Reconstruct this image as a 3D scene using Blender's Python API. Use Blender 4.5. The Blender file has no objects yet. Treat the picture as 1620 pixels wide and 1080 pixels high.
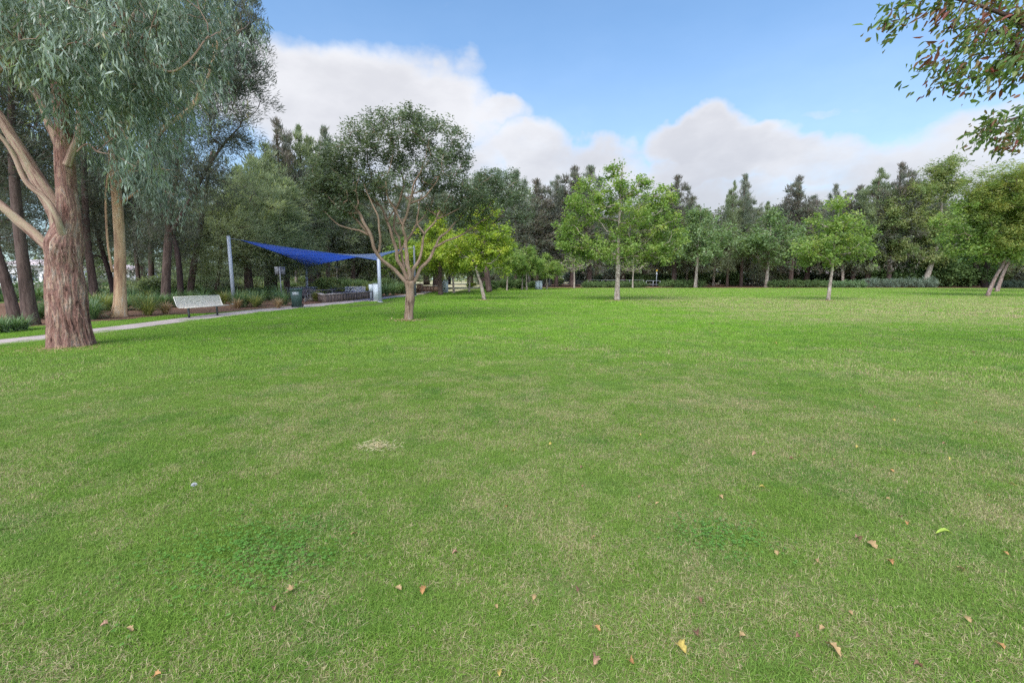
import bpy, math, random
import numpy as np

# ---------------------------------------------------------------- camera, world, sun
sc = bpy.context.scene
COL = sc.collection
LENS_PX, CX, CY, CAM_H = 720.0, 810.0, 540.0, 1.6          # the photograph measured at 1620 x 1080
TILT = math.atan(100.0 / LENS_PX)
cam_d = bpy.data.cameras.new('camera'); cam_d.lens = 16.0; cam_d.sensor_width = 36.0
cam_d.clip_start = 0.05; cam_d.clip_end = 3000
cam = bpy.data.objects.new('camera', cam_d); COL.objects.link(cam)
cam.location = (0, 0, CAM_H); cam.rotation_euler = (math.pi / 2 - TILT, 0, 0)
sc.camera = cam
sc.view_settings.view_transform = 'Standard'; sc.view_settings.look = 'None'
sc.view_settings.gamma = 1.0; sc.view_settings.exposure = 1.5
cy = sc.cycles
cy.max_bounces = 5; cy.diffuse_bounces = 3; cy.glossy_bounces = 1; cy.transmission_bounces = 3
cy.transparent_max_bounces = 4; cy.use_denoising = False; cy.caustics_reflective = False; cy.caustics_refractive = False

SUN_EL, SUN_AZ = 50.0, 205.0        # azimuth measured from +Y (view direction) clockwise
sun_d = bpy.data.lights.new('sun', 'SUN'); sun_d.energy = 1.5; sun_d.angle = math.radians(45); sun_d.color = (1.0, 0.955, 0.89)
sun = bpy.data.objects.new('sun', sun_d); COL.objects.link(sun)
sun.rotation_euler = (math.radians(90 - SUN_EL), 0, math.radians(180 - SUN_AZ))

def N(nt, kind, **kw):
    n = nt.nodes.new(kind)
    for k, v in kw.items():
        if k.startswith('i_'):
            key = k[2:]
            n.inputs[int(key) if key.isdigit() else key].default_value = v
        else:
            setattr(n, k, v)
    return n
def mth(nt, op, a, b=None, c=None, clamp=False):
    n = nt.nodes.new('ShaderNodeMath'); n.operation = op; n.use_clamp = clamp
    for i, v in enumerate((a, b, c)):
        if v is None: continue
        if hasattr(v, 'is_linked') or hasattr(v, 'links'): nt.links.new(v, n.inputs[i])
        else: n.inputs[i].default_value = v
    return n.outputs[0]
def mixc(nt, fac, a, b):
    n = nt.nodes.new('ShaderNodeMix'); n.data_type = 'RGBA'
    for i, v in ((0, fac), (6, a), (7, b)):
        if hasattr(v, 'links'): nt.links.new(v, n.inputs[i])
        elif i == 0: n.inputs[i].default_value = v
        else: n.inputs[i].default_value = (*v, 1) if len(v) == 3 else v
    return n.outputs[2]
def sstep(nt, v, lo, hi, a=0.0, b=1.0, kind='SMOOTHSTEP'):
    n = nt.nodes.new('ShaderNodeMapRange'); n.interpolation_type = kind
    if hasattr(v, 'links'): nt.links.new(v, n.inputs[0])
    for i, x in ((1, lo), (2, hi), (3, a), (4, b)): n.inputs[i].default_value = x
    return n.outputs[0]
def noise(nt, vec, scale, detail=4.0, rough=0.55, dist=0.0):
    n = nt.nodes.new('ShaderNodeTexNoise')
    n.inputs['Scale'].default_value = scale; n.inputs['Detail'].default_value = detail
    n.inputs['Roughness'].default_value = rough; n.inputs['Distortion'].default_value = dist
    if vec is not None: nt.links.new(vec, n.inputs['Vector'])
    return n.outputs[0]
def mapping(nt, vec, scale=(1, 1, 1), loc=(0, 0, 0)):
    n = nt.nodes.new('ShaderNodeMapping'); nt.links.new(vec, n.inputs[0])
    n.inputs['Scale'].default_value = scale; n.inputs['Location'].default_value = loc
    return n.outputs[0]

world = bpy.data.worlds.new('World'); sc.world = world; world.use_nodes = True
wt = world.node_tree; wt.nodes.clear()
wout = N(wt, 'ShaderNodeOutputWorld'); wbg = N(wt, 'ShaderNodeBackground'); wbg.inputs[1].default_value = 0.1
wt.links.new(wbg.outputs[0], wout.inputs[0])
sky = N(wt, 'ShaderNodeTexSky', sky_type='NISHITA'); sky.sun_disc = False
sky.sun_elevation = math.radians(SUN_EL); sky.sun_rotation = math.radians(SUN_AZ)
sky.air_density = 1.0; sky.dust_density = 0.6; sky.ozone_density = 1.6
tc = N(wt, 'ShaderNodeTexCoord')
sep = N(wt, 'ShaderNodeSeparateXYZ'); wt.links.new(tc.outputs['Generated'], sep.inputs[0])
az = mth(wt, 'ARCTAN2', sep.outputs[0], sep.outputs[1])          # radians, 0 = +Y, + to the right
el = mth(wt, 'ARCSINE', sep.outputs[2])
comb = N(wt, 'ShaderNodeCombineXYZ'); wt.links.new(az, comb.inputs[0]); wt.links.new(el, comb.inputs[1])
D = tc.outputs['Generated']
# soft clouds: blobs in azimuth and elevation with their outline broken up by noise
warp = N(wt, 'ShaderNodeTexNoise'); warp.inputs['Scale'].default_value = 5.0; warp.inputs['Detail'].default_value = 5; warp.inputs['Roughness'].default_value = 0.55
wt.links.new(D, warp.inputs['Vector'])
wsub = N(wt, 'ShaderNodeVectorMath', operation='SUBTRACT'); wt.links.new(warp.outputs[1], wsub.inputs[0]); wsub.inputs[1].default_value = (.5, .5, .5)
wsc = N(wt, 'ShaderNodeVectorMath', operation='SCALE'); wt.links.new(wsub.outputs[0], wsc.inputs[0]); wsc.inputs[3].default_value = 0.17
wadd = N(wt, 'ShaderNodeVectorMath', operation='ADD'); wt.links.new(comb.outputs[0], wadd.inputs[0]); wt.links.new(wsc.outputs[0], wadd.inputs[1])
def ray(px, py):
    x, y = (px - CX) / LENS_PX, (CY - py) / LENS_PX
    c, s = math.cos(TILT), math.sin(TILT)
    return (x, c + y * s, y * c - s)
def azel(px, py):
    x, y, z = ray(px, py)
    return math.atan2(x, y), math.atan2(z, math.hypot(x, y))
BLOBS = [(450, 165, .16, .11, 1.1), (570, 180, .17, .105, 1.1), (690, 195, .14, .085, 1.0), (790, 185, .07, .03, .85), (735, 130, .05, .03, .4),
         (400, 140, .12, .11, 1.1), (640, 255, .26, .08, .9), (820, 235, .12, .05, .85), (880, 262, .14, .05, .85), (950, 285, .14, .045, .9), (900, 320, .5, .06, .9),
         (1095, 222, .10, .045, 1.15), (1165, 235, .07, .035, .95), (1100, 268, .2, .055, .95), (1280, 265, .16, .045, .85), (1430, 268, .18, .055, .85), (1560, 245, .14, .07, .85),
         (1000, 335, .5, .075, .9), (1400, 335, .4, .075, .9), (600, 330, .4, .09, .9), (1340, 192, .08, .012, .35), (950, 262, .13, .06, .9), (985, 250, .08, .05, .7)]
acc = None
for (px, py, rx, ry, amp) in BLOBS:
    a, e = azel(px, py)
    s_ = N(wt, 'ShaderNodeVectorMath', operation='SUBTRACT'); wt.links.new(wadd.outputs[0], s_.inputs[0]); s_.inputs[1].default_value = (a, e, 0)
    m_ = N(wt, 'ShaderNodeVectorMath', operation='MULTIPLY'); wt.links.new(s_.outputs[0], m_.inputs[0]); m_.inputs[1].default_value = (1 / rx, 1 / ry, 0)
    l_ = N(wt, 'ShaderNodeVectorMath', operation='LENGTH'); wt.links.new(m_.outputs[0], l_.inputs[0])
    b_ = sstep(wt, l_.outputs['Value'], 0.4, 1.38, amp, 0.0)
    acc = b_ if acc is None else mth(wt, 'MAXIMUM', acc, b_)
fbm = noise(wt, mapping(wt, D, (1, 1, 1.8)), 3.6, 9, 0.62)
elsewhere = mth(wt, 'MULTIPLY', sstep(wt, fbm, 0.47, 0.6), sstep(wt, sep.outputs[1], 0.25, -0.2))   # the sky behind the camera
edge = mth(wt, 'MULTIPLY_ADD', mth(wt, 'SUBTRACT', fbm, 0.5), 1.5, acc)
veil = sstep(wt, el, math.radians(30), math.radians(2), 0.10, 0.5)
mask = mth(wt, 'MAXIMUM', sstep(wt, edge, 0.0, 0.95), elsewhere, clamp=True)
mask = mth(wt, 'MAXIMUM', mth(wt, 'MULTIPLY', mask, 0.93), veil)
billow = noise(wt, mapping(wt, D, (1, 1, 2.0), (3, 5, 2)), 4.5, 6, 0.55)
rim = sstep(wt, edge, 0.45, 1.2, 1.0, 0.0)
shade = mth(wt, 'MULTIPLY_ADD', rim, 0.32, mth(wt, 'MULTIPLY_ADD', sstep(wt, billow, 0.35, 0.65), 0.38, sstep(wt, el, math.radians(9), math.radians(21), -0.05, 0.32)), clamp=True)
cloudc = mixc(wt, shade, (2.35, 2.33, 2.46), (3.75, 3.71, 3.74))
cloudc = mixc(wt, sstep(wt, sep.outputs[1], 0.15, -0.5), cloudc, (11.0, 10.7, 10.6))      # unseen clouds behind the camera, made brighter to add fill light
skyt = N(wt, 'ShaderNodeVectorMath', operation='MULTIPLY'); wt.links.new(sky.outputs[0], skyt.inputs[0]); skyt.inputs[1].default_value = (0.46, 0.74, 0.88)
wt.links.new(mixc(wt, mask, skyt.outputs[0], cloudc), wbg.inputs[0])

# ---------------------------------------------------------------- helpers
def G(px, py, z=0.0):
    r = ray(px, py); t = (z - CAM_H) / r[2]
    return np.array([r[0] * t, r[1] * t, z])
def AT(px, py, Y):
    r = ray(px, py); t = Y / r[1]
    return np.array([r[0] * t, Y, CAM_H + r[2] * t])
def XY(px, Y, z=0.0):           # ground point at distance Y seen in image column px
    t = Y / (math.cos(TILT))
    for _ in range(4):
        py = CY - LENS_PX * math.tan(math.atan2(z - CAM_H, Y) + TILT)
        r = ray(px, py); t = Y / r[1]
    return np.array([r[0] * t, Y, z])
def tag(o, label=None, cat=None, group=None, kind=None):
    if label: o['label'] = label
    if cat: o['category'] = cat
    if group: o['group'] = group
    if kind: o['kind'] = kind
    return o
def empty(name, loc, rz=0.0):
    o = bpy.data.objects.new(name, None); COL.objects.link(o); o.location = loc; o.rotation_euler = (0, 0, rz)
    o.empty_display_size = 0.2
    return o
class MB:
    def __init__(s): s.v = []; s.q = []; s.t = []; s.n = 0; s.rq = []; s.rt = []; s.bk = []
    def add(s, v, quads=None, tris=None, rq=None, rt=None, bark=None):
        v = np.asarray(v, dtype=np.float32).reshape(-1, 3); s.v.append(v)
        if quads is not None and len(quads):
            q = np.asarray(quads, dtype=np.int32).reshape(-1, 4); s.q.append(q + s.n)
            s.rq.append(np.full(len(q), 0.5, np.float32) if rq is None else np.broadcast_to(np.asarray(rq, np.float32), (len(q),)))
        if tris is not None and len(tris):
            t = np.asarray(tris, dtype=np.int32).reshape(-1, 3); s.t.append(t + s.n)
            s.rt.append(np.full(len(t), 0.5, np.float32) if rt is None else np.broadcast_to(np.asarray(rt, np.float32), (len(t),)))
        s.bk.append(v if bark is None else np.asarray(bark, np.float32))
        s.n += len(v)
    def box(s, c, size, rot=None, r=0.5):
        x, y, z = np.array(size) / 2.0
        v = np.array([[sx * x, sy * y, sz * z] for sz in (-1, 1) for sx, sy in ((-1, -1), (1, -1), (1, 1), (-1, 1))])
        if rot is not None: v = v @ np.asarray(rot).T
        s.add(v + np.array(c), [[3, 2, 1, 0], [4, 5, 6, 7], [0, 1, 5, 4], [1, 2, 6, 5], [2, 3, 7, 6], [3, 0, 4, 7]], rq=r)
    def tube(s, pts, rad, n=8, cap=True, wob=None):
        P = np.asarray(pts, float); R = np.broadcast_to(np.asarray(rad, float), (len(P),))
        T = np.gradient(P, axis=0); T /= (np.linalg.norm(T, axis=1)[:, None] + 1e-9)
        up = np.array([1., 0, 0]) if abs(T[0][0]) < 0.8 else np.array([0, 1., 0])
        A = up[None] - (T @ up)[:, None] * T; A /= (np.linalg.norm(A, axis=1)[:, None] + 1e-9)
        B = np.cross(T, A)
        ang = np.linspace(0, 2 * math.pi, n, endpoint=False)
        L = np.concatenate([[0], np.cumsum(np.linalg.norm(np.diff(P, axis=0), axis=1))])
        rr = R[:, None] * np.ones((1, n))
        if wob is not None: rr = rr * wob(ang[None, :], L[:, None])
        V = P[:, None] + rr[..., None] * (np.cos(ang)[None, :, None] * A[:, None] + np.sin(ang)[None, :, None] * B[:, None])
        bk = np.stack([rr * np.cos(ang), rr * np.sin(ang), np.repeat(L[:, None], n, 1)], -1)
        m = len(P); i = np.arange(m - 1)[:, None] * n; j = np.arange(n)[None]; k = (j + 1) % n
        q = np.stack([i + j, i + k, i + n + k, i + n + j], -1).reshape(-1, 4)
        vv = V.reshape(-1, 3); bb = bk.reshape(-1, 3)
        if cap:
            vv = np.concatenate([vv, P[-1:] + T[-1:] * R[-1] * 0.3, P[:1]]); bb = np.concatenate([bb, [[0, 0, L[-1]]], [[0, 0, 0]]])
            j = np.arange(n); e = (m - 1) * n
            t = np.concatenate([np.stack([e + j, e + (j + 1) % n, np.full(n, m * n)], -1), np.stack([(j + 1) % n, j, np.full(n, m * n + 1)], -1)])
            s.add(vv, q, t, bark=bb)
        else: s.add(vv, q, bark=bb)
    def build(s, name, mat, parent=None, smooth=False, link=True):
        me = bpy.data.meshes.new(name)
        v = np.concatenate(s.v) if s.v else np.zeros((0, 3), np.float32)
        q = np.concatenate(s.q) if s.q else np.zeros((0, 4), np.int32); t = np.concatenate(s.t) if s.t else np.zeros((0, 3), np.int32)
        me.vertices.add(len(v)); me.vertices.foreach_set('co', v.ravel())
        nl = len(q) * 4 + len(t) * 3; me.loops.add(nl)
        me.loops.foreach_set('vertex_index', np.concatenate([q.ravel(), t.ravel()]))
        me.polygons.add(len(q) + len(t))
        ls = np.concatenate([np.arange(len(q)) * 4, len(q) * 4 + np.arange(len(t)) * 3]).astype(np.int32)
        me.polygons.foreach_set('loop_start', ls)
        if smooth: me.polygons.foreach_set('use_smooth', np.ones(len(ls), bool))
        a = me.attributes.new('rnd', 'FLOAT', 'FACE')
        a.data.foreach_set('value', np.concatenate((s.rq or [np.zeros(0, np.float32)]) + (s.rt or [np.zeros(0, np.float32)])).astype(np.float32))
        b = me.attributes.new('bark', 'FLOAT_VECTOR', 'POINT'); b.data.foreach_set('vector', np.concatenate(s.bk).astype(np.float32).ravel())
        me.update(calc_edges=True); me.validate(clean_customdata=False)
        me.materials.append(mat)
        o = bpy.data.objects.new(name, me)
        if link: COL.objects.link(o)
        if parent is not None: o.parent = parent
        return o
def copy_tree(o, parent=None):
    c = o.copy(); COL.objects.link(c)
    if parent is not None: c.parent = parent
    for ch in list(o.children): copy_tree(ch, c)
    return c

# ---------------------------------------------------------------- materials
def new_mat(name):
    m = bpy.data.materials.new(name); m.use_nodes = True; nt = m.node_tree; nt.nodes.clear()
    out = N(nt, 'ShaderNodeOutputMaterial'); p = N(nt, 'ShaderNodeBsdfPrincipled')
    nt.links.new(p.outputs[0], out.inputs[0])
    return m, nt, p, out
def setc(nt, p, c):
    if hasattr(c, 'links'): nt.links.new(c, p.inputs['Base Color'])
    else: p.inputs['Base Color'].default_value = (*c, 1)
def plain(name, c, rough=0.6, metal=0.0, var=0.12, scale=6.0, bump=0.0, spec=0.4):
    m, nt, p, out = new_mat(name)
    tcn = N(nt, 'ShaderNodeTexCoord'); n = noise(nt, tcn.outputs['Object'], scale, 6, 0.65)
    lo = tuple(x * (1 - var * 2) for x in c); hi = tuple(min(1, x * (1 + var)) for x in c)
    setc(nt, p, mixc(nt, sstep(nt, n, 0.3, 0.7), lo, hi))
    p.inputs['Roughness'].default_value = rough; p.inputs['Metallic'].default_value = metal; p.inputs['Specular IOR Level'].default_value = spec
    if bump:
        b = N(nt, 'ShaderNodeBump'); b.inputs['Strength'].default_value = bump; b.inputs['Distance'].default_value = 0.01
        nt.links.new(noise(nt, tcn.outputs['Object'], scale * 8, 4), b.inputs['Height']); nt.links.new(b.outputs[0], p.inputs['Normal'])
    return m
def leaf_mat(name, cols, transl=0.32, rough=0.5, spec=0.3, nscale=0.9):
    m, nt, p, out = new_mat(name)
    at = N(nt, 'ShaderNodeAttribute', attribute_name='rnd')
    ge = N(nt, 'ShaderNodeTexCoord'); n = noise(nt, ge.outputs['Object'], nscale, 2)
    f = mth(nt, 'MULTIPLY_ADD', mth(nt, 'SUBTRACT', n, 0.5), 0.8, at.outputs['Fac'], clamp=True)
    r = N(nt, 'ShaderNodeValToRGB'); nt.links.new(f, r.inputs[0]); e = r.color_ramp.elements
    while len(e) < len(cols): e.new(0.5)
    for i, c in enumerate(cols): e[i].position = i / (len(cols) - 1); e[i].color = (*c, 1)
    setc(nt, p, r.outputs[0]); p.inputs['Roughness'].default_value = rough; p.inputs['Specular IOR Level'].default_value = spec
    tr = N(nt, 'ShaderNodeBsdfTranslucent')
    mul = N(nt, 'ShaderNodeVectorMath', operation='MULTIPLY'); nt.links.new(r.outputs[0], mul.inputs[0]); mul.inputs[1].default_value = (1.5, 1.5, 0.8)
    nt.links.new(mul.outputs[0], tr.inputs[0])
    ms = N(nt, 'ShaderNodeMixShader'); ms.inputs[0].default_value = transl
    nt.links.new(p.outputs[0], ms.inputs[1]); nt.links.new(tr.outputs[0], ms.inputs[2]); nt.links.new(ms.outputs[0], out.inputs[0])
    return m
def bark_mat(name, cols, sc_=(6, 6, 0.9), bump=0.6, dist=0.02, fine=5.0, blotch=1.2):
    m, nt, p, out = new_mat(name)
    at = N(nt, 'ShaderNodeAttribute', attribute_name='bark')
    a = noise(nt, mapping(nt, at.outputs['Vector'], sc_), 1.6, 7, 0.62, 0.4)
    b = noise(nt, mapping(nt, at.outputs['Vector'], (blotch, blotch, blotch * .5)), 1.6, 4, 0.6)
    c = noise(nt, mapping(nt, at.outputs['Vector'], tuple(x * fine for x in sc_)), 1.5, 5, 0.7)
    f = mth(nt, 'ADD', mth(nt, 'MULTIPLY', a, 0.55), mth(nt, 'ADD', mth(nt, 'MULTIPLY', b, 0.3), mth(nt, 'MULTIPLY', c, 0.15)))
    r = N(nt, 'ShaderNodeValToRGB'); nt.links.new(f, r.inputs[0]); e = r.color_ramp.elements
    while len(e) < len(cols): e.new(0.5)
    for i, cc in enumerate(cols): e[i].position = 0.39 + 0.22 * i / (len(cols) - 1); e[i].color = (*cc, 1)
    setc(nt, p, r.outputs[0]); p.inputs['Roughness'].default_value = 0.85; p.inputs['Specular IOR Level'].default_value = 0.2
    bn = N(nt, 'ShaderNodeBump'); bn.inputs['Strength'].default_value = bump; bn.inputs['Distance'].default_value = dist
    nt.links.new(mth(nt, 'ADD', a, mth(nt, 'MULTIPLY', c, 0.6)), bn.inputs['Height']); nt.links.new(bn.outputs[0], p.inputs['Normal'])
    return m
M = {}
M['gum_leaf'] = leaf_mat('gum_leaf', [(.06, .085, .045), (.12, .17, .11), (.19, .26, .20), (.36, .44, .39), (.20, .27, .13), (.30, .24, .15)], 0.3, 0.35, 0.6)
M['gum_dark'] = leaf_mat('gum_dark', [(.06, .09, .055), (.12, .17, .12), (.18, .24, .19), (.27, .34, .29), (.22, .23, .12)], 0.3, 0.4, 0.4)
M['tea_leaf'] = leaf_mat('tea_leaf', [(.07, .095, .06), (.12, .16, .10), (.17, .22, .145), (.26, .31, .22)], 0.32, 0.45, 0.4)
M['dark_leaf'] = leaf_mat('dark_leaf', [(.11, .135, .11), (.16, .19, .15), (.21, .25, .20), (.24, .22, .19), (.25, .30, .24)], 0.4, 0.6)
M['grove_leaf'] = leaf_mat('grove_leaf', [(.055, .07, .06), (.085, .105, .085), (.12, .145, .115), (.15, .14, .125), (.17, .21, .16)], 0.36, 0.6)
M['oak_leaf'] = leaf_mat('oak_leaf', [(.10, .11, .10), (.14, .15, .13), (.20, .16, .145), (.16, .20, .15), (.25, .23, .20)], 0.35, 0.6, 0.2, 0.35)
M['oak_green'] = leaf_mat('oak_green', [(.16, .195, .13), (.23, .275, .18), (.29, .34, .22), (.36, .39, .28)], 0.5, 0.6, 0.2, 0.35)
M['plane_leaf'] = leaf_mat('plane_leaf', [(.11, .19, .05), (.17, .27, .07), (.23, .34, .09), (.32, .42, .14), (.42, .45, .15)], 0.45)
M['plane_yellow'] = leaf_mat('plane_yellow', [(.17, .27, .05), (.27, .38, .06), (.40, .49, .08), (.60, .58, .12)], 0.42)
M['plane_far'] = leaf_mat('plane_far', [(.11, .17, .07), (.16, .24, .105), (.21, .30, .14), (.30, .38, .22)], 0.42)
M['willow_leaf'] = leaf_mat('willow_leaf', [(.11, .17, .05), (.18, .26, .07), (.25, .33, .09), (.34, .33, .09), (.30, .40, .14)], 0.38)
M['wattle_leaf'] = leaf_mat('wattle_leaf', [(.11, .17, .065), (.17, .24, .09), (.23, .30, .12), (.29, .30, .12), (.30, .37, .18)], 0.36)
M['ash_leaf'] = leaf_mat('ash_leaf', [(.06, .11, .035), (.12, .20, .05), (.18, .27, .07), (.24, .12, .06), (.30, .08, .08)], 0.4, 0.4, 0.4)
M['bush_leaf'] = leaf_mat('bush_leaf', [(.07, .12, .045), (.12, .19, .07), (.19, .27, .10)], 0.3)
M['hedge_leaf'] = leaf_mat('hedge_leaf', [(.10, .14, .10), (.16, .21, .16), (.22, .28, .22)], 0.25)
M['strap_leaf'] = leaf_mat('strap_leaf', [(.07, .13, .06), (.12, .21, .095), (.18, .28, .13), (.32, .40, .25)], 0.3, 0.4, 0.4)
M['clover_leaf'] = leaf_mat('clover_leaf', [(.08, .20, .035), (.12, .27, .045), (.17, .34, .07)], 0.3, 0.5, 0.3)
M['strap_yellow'] = leaf_mat('strap_yellow', [(.16, .20, .06), (.28, .32, .10), (.44, .40, .18)], 0.3)
M['strap_dry'] = leaf_mat('strap_dry', [(.27, .16, .09), (.42, .29, .17), (.56, .43, .27)], 0.25)
M['gum_twig'] = leaf_mat('gum_twig', [(.3, .2, .13), (.4, .3, .2)], 0.05)
M['gum_bark'] = bark_mat('gum_bark', [(.04, .024, .02), (.16, .08, .065), (.32, .175, .14), (.19, .11, .10), (.45, .29, .21), (.24, .18, .17), (.60, .47, .36)], (8, 8, 1.5), 1.0, 0.05, 3.2, 2.4)
M['smooth_bark'] = bark_mat('smooth_bark', [(.24, .13, .09), (.42, .26, .17), (.58, .40, .25), (.56, .48, .40)], (3, 3, 0.5), 0.3, 0.01, 4, .8)
M['limb_bark'] = bark_mat('limb_bark', [(.12, .065, .05), (.25, .15, .12), (.40, .28, .22), (.34, .28, .18), (.56, .48, .43)], (12, 12, 0.6), 0.8, 0.02, 4, 2.5)
M['paper_bark'] = bark_mat('paper_bark', [(.045, .028, .02), (.16, .105, .075), (.33, .235, .17), (.22, .155, .12), (.56, .48, .41)], (20, 20, 1.2), 0.6, 0.012, 4, 2.2)
M['dark_bark'] = bark_mat('dark_bark', [(.045, .03, .026), (.10, .068, .06), (.15, .11, .095)], (7, 7, 1.2), 0.7, 0.02)
M['black_bark'] = bark_mat('black_bark', [(.02, .015, .014), (.045, .03, .03), (.07, .05, .045)], (7, 7, 1.2), 0.6, 0.02)
M['plane_bark'] = bark_mat('plane_bark', [(.13, .10, .08), (.28, .22, .19), (.42, .36, .31), (.58, .54, .48)], (5, 5, 4), 0.4, 0.01, 3, 3.0)
M['pink_bark'] = bark_mat('pink_bark', [(.11, .07, .06), (.22, .15, .13), (.34, .25, .22), (.46, .38, .34)], (5, 5, 4), 0.4, 0.01, 3, 3.0)
M['metal_post'] = plain('metal_post', (.42, .46, .56), 0.4, 0.1, 0.05, 3)
M['post_grey'] = plain('post_grey', (.16, .18, .21), .5)
M['metal_dark'] = plain('metal_dark', (.10, .11, .11), 0.5, 0.4, 0.1, 8)
M['metal_grey'] = plain('metal_grey', (.34, .36, .40), 0.45, 0.2, 0.1, 5)
M['bench_white'] = plain('bench_white', (.74, .70, .64), 0.5, 0.0, 0.08, 9)
M['cabinet'] = plain('cabinet', (.60, .66, .74), 0.5, 0.0, 0.05, 3)
M['cabinet_dark'] = plain('cabinet_dark', (.16, .18, .22), 0.6, 0.0, 0.05, 3)
M['bin_green'] = plain('bin_green', (.045, .085, .075), 0.45, 0.0, 0.1, 5)
M['bin_lid'] = plain('bin_lid', (.06, .10, .085), 0.4, 0.0, 0.1, 5)
M['sticker'] = plain('sticker', (.42, .46, .50), 0.5, 0, .25, 25)
M['rubber'] = plain('rubber', (.02, .02, .02), 0.8)
M['timber'] = plain('timber', (.20, .15, .13), 0.85, 0, .25, 3, .5)
M['table_grey'] = plain('table_grey', (.17, .15, .17), 0.7, 0, .15, 5)
M['concrete'] = plain('concrete', (.46, .41, .39), 0.9, 0, .12, 3, .3)
M['stone'] = plain('stone', (.44, .37, .32), 0.9, 0, .2, 6, .6)
M['brickwall'] = plain('brickwall', (.30, .19, .15), 0.9, 0, .15, 6, .3)
M['straw'] = leaf_mat('straw', [(.42, .35, .2), (.60, .52, .33), (.72, .64, .44)], .25)
M['wall_white'] = plain('wall_white', (.80, .78, .80), 0.8, 0, .05, .6)
M['roof_pink'] = plain('roof_pink', (.60, .50, .52), 0.8, 0, .1, 1)
M['glass'] = plain('glass', (.10, .13, .17), 0.12, 0, .3, .4, 0, .8)
M['frame_white'] = plain('frame_white', (.75, .75, .78), 0.5)
M['yellow_sign'] = plain('yellow_sign', (.72, .42, .03), 0.5)
def sail_mat():
    m, nt, p, out = new_mat('sail_cloth')
    tcn = N(nt, 'ShaderNodeTexCoord'); n = noise(nt, tcn.outputs['Object'], 0.8, 4)
    c = mixc(nt, n, (.035, .12, .38), (.055, .17, .50)); setc(nt, p, c); p.inputs['Roughness'].default_value = 0.5; p.inputs['Specular IOR Level'].default_value = 0.5
    p.inputs['Sheen Weight'].default_value = 0.6; p.inputs['Sheen Roughness'].default_value = 0.4
    tr = N(nt, 'ShaderNodeBsdfTranslucent'); tr.inputs[0].default_value = (.02, .10, .62, 1)
    ms = N(nt, 'ShaderNodeMixShader'); ms.inputs[0].default_value = 0.5
    nt.links.new(p.outputs[0], ms.inputs[1]); nt.links.new(tr.outputs[0], ms.inputs[2]); nt.links.new(ms.outputs[0], out.inputs[0])
    return m
M['sail'] = sail_mat(); M['hem'] = plain('hem', (.03, .10, .36), .6)

def dryness(nt, pos):
    """0 = lush grass, 1 = straw; where the lawn of the place is worn or dry."""
    s = N(nt, 'ShaderNodeSeparateXYZ'); nt.links.new(pos, s.inputs[0])
    n1 = noise(nt, pos, 0.55, 4, 0.6); n2 = noise(nt, pos, 2.2, 4, 0.65); n3 = noise(nt, mapping(nt, pos, (.4, 1, 1)), 0.16, 3, 0.5)
    near = sstep(nt, s.outputs[1], 4.0, 11.0, 0.22, -0.12)
    left = sstep(nt, s.outputs[0], -3.5, -1.2, -0.10, 0.0)
    right = mth(nt, 'MULTIPLY', mth(nt, 'MULTIPLY', sstep(nt, s.outputs[0], 5.0, 12.0), sstep(nt, s.outputs[1], 12.0, 19.0, 0.0, 0.55)), sstep(nt, s.outputs[1], 46.0, 30.0, 0.3, 1.0))
    d = mth(nt, 'ADD', mth(nt, 'MULTIPLY', mth(nt, 'SUBTRACT', n1, 0.5), 1.7), mth(nt, 'MULTIPLY', mth(nt, 'SUBTRACT', n2, 0.5), 1.3))
    d = mth(nt, 'ADD', d, mth(nt, 'MULTIPLY', mth(nt, 'SUBTRACT', n3, 0.5), 0.8))
    d = mth(nt, 'ADD', d, mth(nt, 'MULTIPLY', mth(nt, 'SUBTRACT', noise(nt, pos, 7.0, 4, .7), 0.5), 1.1))
    d = mth(nt, 'ADD', d, mth(nt, 'ADD', mth(nt, 'ADD', near, left), right))
    return mth(nt, 'ADD', d, 0.13, clamp=True), s
def grass_mat():
    m, nt, p, out = new_mat('grass_blade')
    at = N(nt, 'ShaderNodeAttribute', attribute_name='rnd'); ge = N(nt, 'ShaderNodeNewGeometry'); pos = ge.outputs['Position']
    d, s = dryness(nt, pos)
    r = at.outputs['Fac']
    n2 = noise(nt, pos, 1.3, 3)
    lush = sstep(nt, s.outputs[1], 5.0, 16.0)
    g1 = mixc(nt, lush, (.115, .215, .028), (.14, .31, .018)); g2 = mixc(nt, lush, (.29, .46, .072), (.33, .57, .06))
    green = mixc(nt, mth(nt, 'FRACT', mth(nt, 'MULTIPLY', r, 7.31)), g1, g2)
    green = mixc(nt, sstep(nt, n2, 0.45, 0.7, 0, .45), green, (.10, .23, .05))
    lum = noise(nt, mapping(nt, pos, (.5, 1, 1)), 0.45, 4, .6)
    green = mixc(nt, sstep(nt, lum, 0.42, 0.62, 0, .35), green, (.30, .42, .10))
    straw = mixc(nt, mth(nt, 'FRACT', mth(nt, 'MULTIPLY', r, 13.7)), (.38, .32, .15), (.70, .60, .36))
    isdry = mth(nt, 'GREATER_THAN', mth(nt, 'MULTIPLY_ADD', d, 0.72, 0.03), r)
    c = mixc(nt, isdry, green, straw)
    setc(nt, p, c); p.inputs['Roughness'].default_value = 0.55; p.inputs['Specular IOR Level'].default_value = 0.25
    tr = N(nt, 'ShaderNodeBsdfTranslucent'); nt.links.new(c, tr.inputs[0])
    ms = N(nt, 'ShaderNodeMixShader'); ms.inputs[0].default_value = 0.35
    nt.links.new(p.outputs[0], ms.inputs[1]); nt.links.new(tr.outputs[0], ms.inputs[2]); nt.links.new(ms.outputs[0], out.inputs[0])
    return m
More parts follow.
